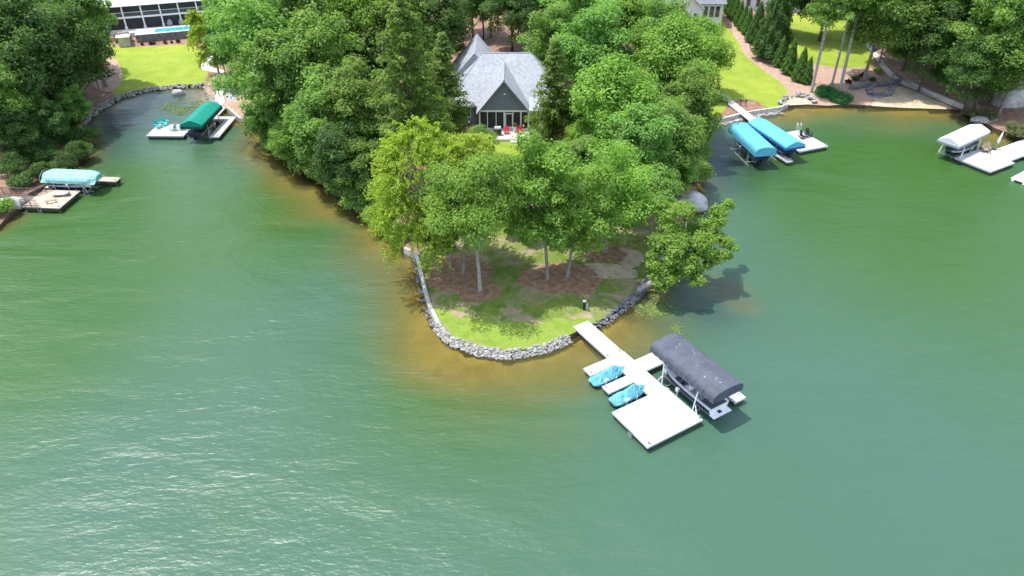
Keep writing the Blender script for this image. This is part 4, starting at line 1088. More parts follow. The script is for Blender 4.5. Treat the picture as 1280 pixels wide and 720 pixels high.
# ================================================================== LEFT HOUSE WITH POOL
def left_house():
    a = math.atan2(3.4, 9.9); ox, oy = -80.3, 148.2; z0 = 2.5; ZL, ZS, ZT = 2.5, 4.75, 7.0
    t = thing('porch_house', 'white two storey house with dark screened porches behind the swimming pool', 'house', (ox, oy, 0), a)
    Lx = 20.8; b = MB()
    b.box(0, Lx, 3.0, 14, 1.2, ZT); b.box(-3.2, 0, 2.0, 14, 1.2, ZT - .6); b.build('wall', M['wsiding'], t)
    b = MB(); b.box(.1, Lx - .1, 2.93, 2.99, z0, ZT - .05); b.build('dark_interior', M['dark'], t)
    b = MB(); b.box(-.2, Lx, -.25, 2.9, 1.3, z0); b.build('terrace', M['concrete'], t)
    b = MB(); b.box(-.1, Lx, -.12, 2.9, ZS - .16, ZS + .16); b.build('balcony_slab', M['white_trim'], t)
    b = MB(); b.box(-.1, Lx, -.14, .12, ZT - .16, ZT + .05); b.build('roof_beam', M['white_trim'], t)
    for i in range(7):
        x = .12 + 3.45 * i
        for q0, q1 in ((z0, ZS - .161), (ZS + .161, ZT - .161)):
            b = MB(); b.box(x - .13, x + .13, -.08, .16, q0, q1)
            if q0 == z0: b.box(x - .24, x + .24, -.17, .25, q0, q0 + .55)
            b.build('column', M['white_trim'], t)
        if i < 6:
            b = MB(); b.tube([(x + .13, .0, ZS + .95), (x + 3.3, .0, ZS + .95)], .045, 6)
            for k in range(1, 12): xx = x + .13 + 3.2 * k / 12; b.tube([(xx, 0, ZS + .16), (xx, 0, ZS + .95)], .012, 4)
            b.build('railing', M['white_trim'], t)
            b = MB(); b.box(x + .14, x + 3.3, .165, .185, z0, ZS - .17); b.box(x + .14, x + 3.3, .165, .185, ZS + .17, ZT - .17)
            sc = b.build('porch_screen', M['screen'], t)
    b = MB(); e = .5
    b.face((-.6, -e, ZT + .06), (Lx + .6, -e, ZT + .06), (Lx + .6, 7.5, ZT + 3.0), (-.6, 7.5, ZT + 3.0)); b.face((Lx + .6, 15, ZT + .06), (-.6, 15, ZT + .06), (-.6, 7.5, ZT + 3.0), (Lx + .6, 7.5, ZT + 3.0))
    b.face((-3.9, 1.4, ZT - .5), (-.3, 1.4, ZT - .5), (-.3, 8, ZT + 1.4), (-3.9, 8, ZT + 1.4))
    b.build('roof', M['metal_roof'], t, solid=.16)
    # porch furniture seen through the ground-floor openings stands in front of the dark screens
    rng = random.Random(2)
    for i, (x, lab) in enumerate(((11.7, 'pale chair on the ground floor porch of the white house, nearest the pool end'), (13.9, 'pale chair on the ground floor porch of the white house, second from the middle'), (16.0, 'pale chair on the ground floor porch of the white house, toward its right'))):
        p = Matrix.Rotation(a, 3, 'Z') @ Vector((x, -.62, 0)); adirondack(lab, (ox + p.x, oy + p.y, z0), a - R(90), 'vinyl', 'porch chairs at the white house', 1.2)
    # pool
    pt = thing('swimming_pool', 'raised turquoise swimming pool with grey stone wall before the white house', 'pool', (ox, oy, 0), a)
    b = MB(); x0, x1, y0, y1, zw = 5.6, 20.0, -8.0, -3.2, 3.05
    y0, y1 = -6.6, -2.9
    b.box(x0, x1, y0, y0 + .5, .8, zw - .14); b.box(x0, x1, y1 - .4, y1, .8, zw - .14); b.box(x0, x0 + .5, y0 + .5, y1 - .4, .8, zw - .14); b.box(x1 - .5, x1, y0 + .5, y1 - .4, .8, zw - .14)
    b.build('pool_wall', M['poolwall'], pt)
    b = MB(); b.box(x0 - .06, x1 + .06, y0 - .06, y0 + .5, zw - .138, zw - .02); b.box(x0 - .06, x1 + .06, y1 - .4, y1 + .1, zw - .138, zw - .02); b.box(x0 - .06, x0 + .55, y0 + .5, y1 - .4, zw - .138, zw - .02); b.box(x1 - .5, x1 + .06, y0 + .5, y1 - .4, zw - .138, zw - .02); b.build('coping', M['white_trim'], pt)
    b = MB(); b.box(x0 + .5, x1 - .5, y0 + .5, y1 - .4, 1.0, zw - .12); b.build('pool_water', M['poolwater'], pt)
    b = MB(); b.box(x0 + .56, x0 + 3.6, y0 + .7, y0 + 2.6, zw - .7, zw + .12); b.build('spa_surround', M['white_trim'], pt, bevel=.04)
    b = MB(); b.box(x0 - 3.0, x1, y1 + .12, -.26, 1.3, z0 + .02); o = b.build('pool_deck', M['concrete'], None, loc=(ox, oy, 0), rz=a); tag(o, 'pale paved pool deck between the pool and the white house', 'patio')
    f = thing('outdoor_fireplace', 'pale block outdoor fireplace at the left end of the pool', 'fireplace', (ox, oy, 0), a)
    b = MB(); b.box(2.6, 4.5, -8.4, -6.8, .8, 3.1); b.build('pier', M['wall_conc'], f, bevel=.04)
    b = MB(); b.box(2.3, 4.8, -8.6, -6.6, 3.102, 3.3); b.build('cap', M['concrete'], f, bevel=.03)
    b = MB(); rngr = random.Random(4)
    for k in range(9): b.rock((3.5 + rngr.uniform(-.7, .7), -6.0 + rngr.uniform(-.3, 1.0), 3.1 + rngr.uniform(0, .35)), .42, rngr)
    b.box(2.4, 4.7, -6.55, -4.6, .8, 3.0)
    b.build('stone_hearth', M['stone'], f)
left_house()

# ================================================================== RIGHT HOUSES
def right_house():
    t = thing('white_house', 'white sided house with three tall windows behind the trees at top right', 'house', (0, 0, 0))
    x0, x1, y0, y1, zb, zt = 28.0, 42.6, 153.0, 163.0, 1.8, 6.7
    b = MB(); b.box(x0, x1, y0, y1, zb + .9, zt); b.box(33.2, 37.6, 150.6, y0 - .002, zb + .9, zt - .4); b.build('wall', M['wsiding'], t)
    b = MB(); b.box(x0 + .05, x1 - .05, y0 + .05, y1, zb - 1.5, zb + .898); b.box(33.25, 37.55, 150.65, y0 - .002, zb - 1.5, zb + .898); b.build('foundation', M['poolwall'], t)
    window(t, 38.7, 39.5, 4.0, 6.0, y0, 1, 2, 'vinyl'); window(t, 39.95, 40.75, 4.0, 6.0, y0, 1, 2, 'vinyl'); window(t, 41.1, 41.9, 4.0, 6.0, y0, 1, 2, 'vinyl')
    window(t, 36.2, 37.1, 3.4, 5.3, 150.6, 1, 1)
    b = MB(); ym = 158; e = .5
    b.face((x0 - e, y0 - e, zt - .1), (x1 + e, y0 - e, zt - .1), (x1 + e, ym, zt + 3.6), (x0 - e, ym, zt + 3.6)); b.face((x1 + e, y1 + e, zt - .1), (x0 - e, y1 + e, zt - .1), (x0 - e, ym, zt + 3.6), (x1 + e, ym, zt + 3.6))
    b.face((32.8, 150.1, zt - .5), (35.4, 150.1, zt + 1.9), (35.4, 155.5, zt + 1.9), (32.8, 155.5, zt - .5)); b.face((35.4, 150.1, zt + 1.9), (38.0, 150.1, zt - .5), (38.0, 155.5, zt - .5), (35.4, 155.5, zt + 1.9))
    rf = b.build('roof', M['roof2'], t, solid=.14)
    b = MB(); b.face((33.2, 150.6, zt - .4), (37.6, 150.6, zt - .4), (35.4, 150.6, zt + 1.7)); b.build('gable_wall', M['wsiding'], t, solid=.1)
    b = MB()
    for s, xx in ((1, 32.7), (-1, 38.1)): b.add([(xx, 150.0, zt - .62), (xx, 150.0, zt - .4), (35.4, 150.0, zt + 2.05), (35.4, 150.0, zt + 1.8), (xx, 150.08, zt - .62), (xx, 150.08, zt - .4), (35.4, 150.08, zt + 2.05), (35.4, 150.08, zt + 1.8)], [(0, 1, 2, 3), (7, 6, 5, 4), (0, 4, 5, 1), (1, 5, 6, 2), (2, 6, 7, 3), (3, 7, 4, 0)])
    b.build('bargeboard', M['white_trim'], rf)
    t = thing('stucco_house', 'bright white house wall standing behind the row of arborvitae', 'house', (50.6, 165.0, 0), R(-14))
    b = MB(); b.box(-1.5, 12, 0, 9, 1.0, 7.6); b.build('wall', M['wsiding'], t)
    window(t, .2, .9, 3.2, 4.9, 0, 1, 2, 'vinyl'); window(t, 2.2, 2.9, 3.2, 4.9, 0, 1, 2, 'vinyl')
    b = MB(); b.face((-2, -.5, 7.5), (12.5, -.5, 7.5), (12.5, 4.5, 10.5), (-2, 4.5, 10.5)); b.face((12.5, 9.5, 7.5), (-2, 9.5, 7.5), (-2, 4.5, 10.5), (12.5, 4.5, 10.5)); b.build('roof', M['roof2'], t, solid=.15)
right_house()

# ================================================================== WALLS, ROCKS, SMALL THINGS
def px_line(px, dz=0.0): return [at(x, y) for x, y in px]
def wall_strip(name, px, w, z0, z1, off, mat, label, cat='wall'):
    b = MB(); b.strip(resample(px_line(px), 1.2, False), w, z0, z1, off); o = b.build(name, M[mat], bevel=.03); return tag(o, label, cat)
wall_strip('seawall', [(506, 316), (521, 324), (527, 350), (536, 385), (548, 411)], .34, -1.2, .72, .05, 'wall_conc', 'narrow pale concrete seawall along the left edge of the point')
wall_strip('seawall', [(878, 166), (886, 158), (930, 146), (975, 139), (984, 135)], .36, -1.2, .78, .05, 'wall_conc', 'pale timber capped seawall below the lawn at the right cove gangway')
wall_strip('seawall', [(285, 139), (300, 152), (316, 157)], .36, -1.2, .75, .05, 'wall_conc', 'short pale seawall beside the left cove dock')
wall_strip('path_kerb', [(1131, 106.5), (1168, 123.5), (1204, 138.5)], .4, -.8, 1.0, 0.0, 'wall_conc', 'pale kerb wall between the beach and the white path', 'kerb')

def stones_along(name, px, w, n, rmin, rmax, mat, seed, z=.15, rise=.35, off=0.0):
    rng = random.Random(seed); pts = resample(px_line(px), .5, False); b = MB()
    for i in range(n):
        k = rng.randrange(len(pts) - 1); p, q = Vector(pts[k]), Vector(pts[k + 1]); d = (q - p).normalized(); nn = Vector((-d.y, d.x))
        u = rng.uniform(-1, 1); c = p + (q - p) * rng.random() + nn * (off + u * w / 2)
        b.rock((c.x, c.y, z + rise * (u + 1) / 2 * 1.0 + rng.uniform(-.08, .08)), rng.uniform(rmin, rmax), rng, rng.uniform(.8, 1.4), rng.uniform(.8, 1.2), .7)
    return b.build(name, M[mat])
o = stones_along('riprap', [(547, 410), (565, 428), (600, 441), (640, 445), (682, 437), (711, 424)], .75, 1200, .07, .18, 'stone', 3, 0, .56, -.16); tag(o, 'band of pale broken riprap stones round the tip of the point', 'riprap', kind='stuff')
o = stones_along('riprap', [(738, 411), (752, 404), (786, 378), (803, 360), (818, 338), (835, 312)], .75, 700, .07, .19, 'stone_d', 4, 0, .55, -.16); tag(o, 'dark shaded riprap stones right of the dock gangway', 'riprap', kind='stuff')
o = stones_along('riprap', [(521, 324), (527, 350), (536, 385), (548, 411)], .5, 90, .1, .22, 'stone_d', 6, -.05, .1, -.3); tag(o, 'scattered small stones at the foot of the narrow seawall', 'riprap', kind='stuff')
o = stones_along('stone_edging', [(103, 156), (120, 140), (150, 123), (185, 113.5), (225, 110), (257, 108)], .6, 330, .12, .32, 'stone', 7, 0, .55, -.15); tag(o, 'low stone edging between the left lawn and the cove', 'stone edging', kind='stuff')
o = stones_along('riprap', [(886, 158), (930, 146), (975, 139)], .8, 240, .14, .3, 'stone', 8, -.05, .15, -.5); tag(o, 'loose pale stones in the water below the right cove seawall', 'riprap', kind='stuff')
o = stones_along('stone_edging', [(257, 108), (261, 124), (268, 133)], .8, 90, .18, .35, 'stone', 9, .05, .2, .2); tag(o, 'pale stones edging the pink path at the left cove', 'stone edging', kind='stuff')

def boulder(px, py, r, sx, sy, sz, label, mat='boulder', dz=0.0, seed=1, group=None):
    x, y = at(px, py, .3); z = gz(x, y) if on_land(x, y) else 0.0
    rng = random.Random(seed); b = MB(); vs, fs = ICO[3]
    from mathutils import noise as mn
    o = []
    for v in vs:
        p = Vector(v); k = 1 + .28 * mn.noise(p * 1.4 + Vector((seed * 3.1, 0, 0))) + .1 * mn.noise(p * 4 + Vector((seed, 2, 0)))
        o.append((p.x * r * sx * k, p.y * r * sy * k, p.z * r * sz * k))
    b.add(o, fs); ob = b.build('boulder', M[mat], None, smooth=True, loc=(x, y, z + dz)); return tag(ob, label, 'boulder', group)
boulder(864, 259, 1.7, 1.2, .8, .75, 'big smooth grey boulder at the water behind the leaning tree', seed=1, dz=.4)
boulder(223, 116, .9, 1.2, .7, .7, 'lone brown boulder standing in the left cove shallows', 'boulder', seed=2, dz=.25)
boulder(1258, 133, 2.3, 1.1, .9, .95, 'largest grey boulder on the right bank above the far dock', seed=3, dz=.6)
boulder(1272, 130, 1.8, 1.0, .9, .8, 'dark boulder at the right frame edge beside the largest boulder', 'stone_d', seed=4, dz=.4)
boulder(1264, 121, 1.3, .9, .8, 1.3, 'upright pale boulder perched behind the largest boulder on the right bank', seed=5, dz=.8)
boulder(80, 146, 1.0, .8, .6, 1.0, 'blue grey boulder among shrubs on the left bank', seed=6, dz=.3)
boulder(17, 258, 1.3, 1.3, .8, .6, 'pale grey boulder at the waterline near the tan wooden dock', seed=7, dz=.2)
boulder(135, 78, .5, 1.3, .9, .5, 'small pale rock lying on pine straw left of the lawn', 'stone', seed=8)
boulder(1228, 152, 1.2, 1.6, .8, .5, 'flat pale boulder between the shoreline bushes on the right', 'stone', seed=9, dz=.1)
rng = random.Random(12)
names = ['blocky', 'rounded', 'slab like', 'jagged', 'squat']
# dry-laid dark retaining wall at the beach: two courses, one thing each
def stone_wall(px, label, n, rr, seed, mat='stone_d'):
    rng = random.Random(seed); b = MB(); pts = [atg(x, y) for x, y in px]
    P_ = resample([p[:2] for p in pts], .4, False)
    for i in range(n):
        p = P_[rng.randrange(len(P_))]; lv = rng.choice([0, 0, .28, .5]); b.rock((p[0] + rng.uniform(-.3, .3), p[1] + rng.uniform(-.3, .3), gz(*p) + lv), rng.uniform(rr * .6, rr), rng, 1.2, .9, .75)
    o = b.build('stone_wall', M[mat]); return tag(o, label, 'stone wall')
stone_wall([(1064, 112), (1080, 108), (1098, 108), (1112, 106), (1125, 101)], 'upper dark dry stone wall above the little beach', 110, .42, 1)
stone_wall([(1086, 112), (1087, 119), (1098, 121), (1112, 119), (1114, 114)], 'lower dark stone ring round the fire pit by the beach', 80, .40, 2)
stone_wall([(976, 131), (982, 123), (996, 120), (1010, 122), (1019, 129)], 'pale half circle of stones at the right cove shore', 60, .42, 3, 'stone')
x, y, z = atg(730, 387)
t = thing('power_pedestal', 'small dark utility pedestal with pale cap on the point lawn', 'pedestal', (x, y, z))
b = MB(); b.box(-.13, .13, -.11, .11, -.1, .95); b.build('post', M['rubber'], t, bevel=.02)
b = MB(); b.box(-.17, .17, -.15, .15, .952, 1.08); b.build('cap', M['vinyl'], t, bevel=.03)
b = MB(); b.box(.16, .36, -.1, .1, -.1, .75); b.build('meter_box', M['galv'], t, bevel=.02)
for px, py, h_, lab in ((925, 131.5, .95, 'short stout dark garden post beside the right cove gangway'), (931.5, 133, 1.15, 'taller slim dark garden post beside the right cove gangway')):
    x, y, z = atg(px, py); t = thing('garden_post', lab, 'post', (x, y, z))
    b = MB(); b.tube([(0, 0, -.1), (0, 0, h_ * .8)], .16 if h_ < 1 else .1, 8); b.build('shaft', M['wood'], t)
    b = MB(); b.tube([(0, 0, h_ * .8 + .002), (0, 0, h_ * .95), (0, 0, h_)], [.2, .2, .05], 8); b.build('cap', M['rubber'], t)
x, y, z = atg(147, 128); 
for px, py, L_, rz_, lab in ((1152, 103, 3.4, -10, 'pale fallen log on the straw beside the white path'), (1215, 108, 1.6, 5, 'short pale log in shade under the right wood')):
    x, y, z = atg(px, py); b = MB(); b.tube([(-L_ / 2, 0, .12), (0, .1, .14), (L_ / 2, 0, .12)], [.14, .13, .09], 8); o = b.build('log', M['bark_l'], None, True, loc=(x, y, z), rz=R(rz_)); tag(o, lab, 'log')
x, y = at(250, 162, .2); b = MB(); b.tube([(0, 0, -.3), (1.2, .8, .4), (2.4, 1.2, .7), (3.6, 2.2, 1.0)], [.05, .06, .08, .1], 6); b.tube([(1.2, .8, .4), (.6, 1.5, .5)], [.04, .02], 5)
x, y = at(306, 162, .2); o = b.build('branch', M['bark_l'], None, True, loc=(x, y, 0)); tag(o, 'bare pale branch dipping into the water by the left cove seawall', 'branch')

# ================================================================== TREES
variant('oak_a', 11, 'broad', 4.6, 13.5, 1.6, 20000, .30, M['leaf'], M['bark'])
variant('oak_b', 12, 'broad', 4.4, 14.5, 2.0, 20000, .30, M['leaf'], M['bark_d'])
variant('oak_c', 13, 'broad', 4.8, 12.5, 1.8, 20000, .30, M['leaf_b'], M['bark'])
variant('oak_d', 14, 'tall', 3.6, 15.5, 2.2, 17000, .29, M['leaf'], M['bark'], .18, 40)
variant('oak_e', 15, 'broad', 4.6, 13.0, 1.2, 20000, .30, M['leaf_d'], M['bark_d'])
variant('high', 16, 'broad', 4.2, 18.5, 10.0, 14000, .30, M['leaf'], M['bark_l'], .22, 40)
variant('pine', 17, 'pine', 4.4, 18.5, 5.0, 16000, .34, M['needle'], M['bark_d'], .24)
variant('cedar', 18, 'cedar', 2.6, 11.5, .8, 13000, .28, M['needle'], M['bark_d'], .16)
variant('willow', 19, 'willow', 4.0, 12.0, .8, 24000, .30, M['leaf_y'], M['bark'], .2, 40)
variant('thuja', 20, 'thuja', .95, 4.4, .1, 5200, .17, M['thuja'], M['bark_d'])
variant('thuja_big', 21, 'thuja', 2.6, 11.5, .3, 14000, .28, M['leaf_d'], M['bark_d'])
variant('shrub', 22, 'shrub', 1.7, 2.5, .1, 3500, .22, M['leaf_b'], M['bark_d'], .1, 22)
variant('bush', 27, 'shrub', 2.6, 4.6, .1, 7500, .27, M['leaf'], M['bark_d'], .1, 30)
variant('bush_shade', 28, 'shrub', 2.6, 4.2, .1, 7500, .27, M['leaf_d'], M['bark_d'], .1, 30)  # left bank shade put into darker leaves, otherwise like the green bush
variant('shrub_d', 23, 'shrub', 1.6, 1.9, .1, 3200, .22, M['leaf_d'], M['bark_d'], .1, 20)
variant('shrub_p', 24, 'shrub', 1.6, 2.0, .1, 3600, .17, M['grassy'], M['bark_d'], .1, 24)
variant('burg', 25, 'shrub', .6, 1.0, .05, 700, .14, M['burg'], M['bark_d'], .1, 10)
variant('pad', 26, 'shrub', 2.3, 1.0, .05, 5200, .22, M['cover'], M['bark_d'], .1, 34)

def tree_at(cx, cy, rpx, key, label, rz=None, group=None, cat='tree', name=None, stretch=1.0, meshes=None, base=False):
    tm, cm, zcv, Rv = VAR[key]; s = 1.0; g = .8
    if base: zcv = 0.0
    for _ in range(8):
        x, y = at(cx, cy, g + s * zcv * stretch); g = gz(x, y)
        dep = y * math.cos(TH) + (CAM_H - g - s * zcv) * math.sin(TH); s = rpx * dep / F / Rv
    if not on_land(x, y): print('OFF LAND', label, cx, cy, round(x, 1), round(y, 1))
    nm = name or {'pine': 'pine_tree', 'cedar': 'cedar_tree', 'willow': 'willow_tree', 'thuja': 'arborvitae', 'thuja_big': 'conifer_tree', 'shrub': 'shrub', 'bush': 'shrub', 'bush_shade': 'shrub', 'shrub_d': 'shrub', 'shrub_p': 'shrub', 'burg': 'shrub', 'pad': 'shrub'}.get(key, 'oak_tree')
    if rz is None: rz = (cx * 1.7 + cy * 2.3) % 6.28
    return put(nm, label, cat, (tm, cm), (x, y, g - .05), s, rz, group, s * stretch)

def hero(key, seed, kind, base, crown, rpx, top, n, leaf, mat, bark, label, name='oak_tree', cbf=.3, tr=.2, nb=50, fork=None):
    """a tree of its own mesh: foot at pixel base, crown centred on pixel crown with radius rpx, top at pixel row top"""
    x, y, z = atg(*base)
    # height of the crown centre: the level at which the sight line passes over the trunk, shifted by the lean
    def z_at(py): v = (360 - py) / F; el = -TH + math.atan(v); return CAM_H + y * math.tan(el)
    Ht = z_at(top) - z; zc = z_at(crown[1]) - z
    dep = y * math.cos(TH) + (CAM_H - z - zc) * math.sin(TH); Rr = rpx * dep / F * 1.16
    lx = (crown[0] - 640) / F * dep - x
    cb = max(.12 * Ht, min(cbf * Ht, 2 * zc - Ht)) if cbf is None else cbf * Ht
    tm, cm, zz = tree_meshes(key, seed, kind, Rr, Ht, cb, n, leaf, mat, bark, tr, nb, (lx * Ht / ((cb + Ht) / 2), 0), fork * Ht if fork else 0)
    return put(name, label, 'tree', (tm, cm), (x, y, z - .05))

# --- the point
hero('h_willow', 31, 'willow', (548, 338), (517, 232), 66, 150, 62000, .27, M['leaf_y'], M['bark'], 'yellow green willow oak at the left edge of the point', 'willow_tree', .10, .2, 80)
hero('h_centre', 32, 'feather', (600, 363), (592, 254), 66, 184, 40000, .22, M['leaf_b'], M['bark_l'], 'vase shaped pale barked tree with forked grey trunk in the middle of the point', 'elm_tree', .30, .2, 90, .30)
hero('h_low', 33, 'broad', (563, 334), (560, 290), 40, 232, 17000, .24, M['leaf'], M['bark'], 'low dark green tree between the yellow willow and the forked trunk', 'oak_tree', .22, .16, 36)
hero('h_low2', 34, 'feather', (579, 342), (588, 220), 40, 160, 14000, .22, M['leaf_y'], M['bark'], 'thin yellow green tree rising behind the forked grey trunk', 'oak_tree', .5, .13, 40)
hero('h_tall', 35, 'tall', (684, 349), (680, 235), 46, 154, 28000, .27, M['leaf_b'], M['bark'], 'tall bright oak with straight trunk, left one of the pair on the right mulch bed', 'oak_tree', .12, .2, 54)
hero('h_tall2', 36, 'broad', (709, 346), (722, 260), 48, 196, 25000, .27, M['leaf_b'], M['bark'], 'bright oak, right one of the pair on the right mulch bed', 'oak_tree', .14, .19, 50)
hero('h_right', 37, 'broad', (757, 315), (760, 238), 58, 176, 30000, .27, M['leaf_b'], M['bark'], 'rounded green oak over the bare brown ground in the middle right of the point', 'oak_tree', .12, .2, 60)
hero('h_small', 38, 'broad', (814, 300), (812, 240), 36, 206, 12000, .26, M['leaf'], M['bark'], 'slender grey trunked tree near the boulder on the right edge of the point', 'oak_tree', .42, .13, 30)
tree_at(640, 228, 30, 'oak_d', 'narrow green tree between the forked grey trunk and the tall bright oak')
tree_at(600, 178, 20, 'oak_c', 'small pale green tree left of the house lawn')

# leaning tree over the water
def leaning():
    rng = np.random.default_rng(77); x, y, z = atg(799, 361)
    t = thing('oak_tree', 'bright green tree leaning far out over the water right of the dock', 'tree', (x, y, z - .1))
    tgt = []
    for px, py, zz, r in ((846, 275, 7.6, 1.25), (838, 300, 6.2, 1.3), (872, 300, 6.2, 1.25), (826, 322, 5.0, 1.2), (862, 326, 4.6, 1.2), (884, 318, 4.8, 1.0), (843, 340, 3.6, 1.1), (900, 266, 7.2, .95), (888, 280, 6.6, 1.0), (908, 302, 5.4, .85),
                          (822, 300, 6.0, .9), (858, 262, 8.0, .9), (910, 258, 7.4, .6), (818, 340, 3.8, .8), (870, 345, 3.6, .8), (836, 262, 7.6, .8), (896, 318, 4.6, .8), (880, 296, 5.6, .9), (852, 300, 6.8, 1.1), (834, 282, 7.0, 1.0)):
        a = at(px, py, zz); tgt.append((a[0] - x, a[1] - y, zz - z, r))
    T = np.array(tgt); C = []; Rd = []
    for a in T:
        k = 7; C.append(a[:3] + rng.normal(size=(k, 3)) * a[3] * np.array([.62, .62, .4])); Rd.append(rng.uniform(.44, .72, k) * a[3])
    C = np.vstack(C); Rd = np.concatenate(Rd)
    pos, nrm, ti = blobs_to_leaves(rng, C, Rd, 34000, .75, .6)
    mb = MB(); p1 = np.array([1.5, .2, .9]); p2 = np.array([3.2, .5, 2.9]); p3 = np.array([4.4, .6, 4.2])
    mb.tube([(-.3, 0, -.4), (.2, .02, .25), tuple(p1), tuple(p2), tuple(p3)], [.42, .32, .27, .2, .14], 10)
    for a in T:
        src = p2 if rng.random() < .5 else p3
        if a[2] < 4: src = p1
        limb(mb, src, a[:3], .09, .025, rng, .3, 6)
    for c in C[::4]: 
        k = np.argmin(np.linalg.norm(T[:, :3] - c, axis=1)); limb(mb, T[k, :3], c, .03, .01, rng, .1, 4)
    mb.build('trunk', M['bark_l'], t, smooth=True)
    o = bpy.data.objects.new('crown', leaf_mesh('leaning_crown', pos, nrm, .25, ti, M['leaf_b'], .62, rng)); COL.objects.link(o); o.parent = t
leaning()

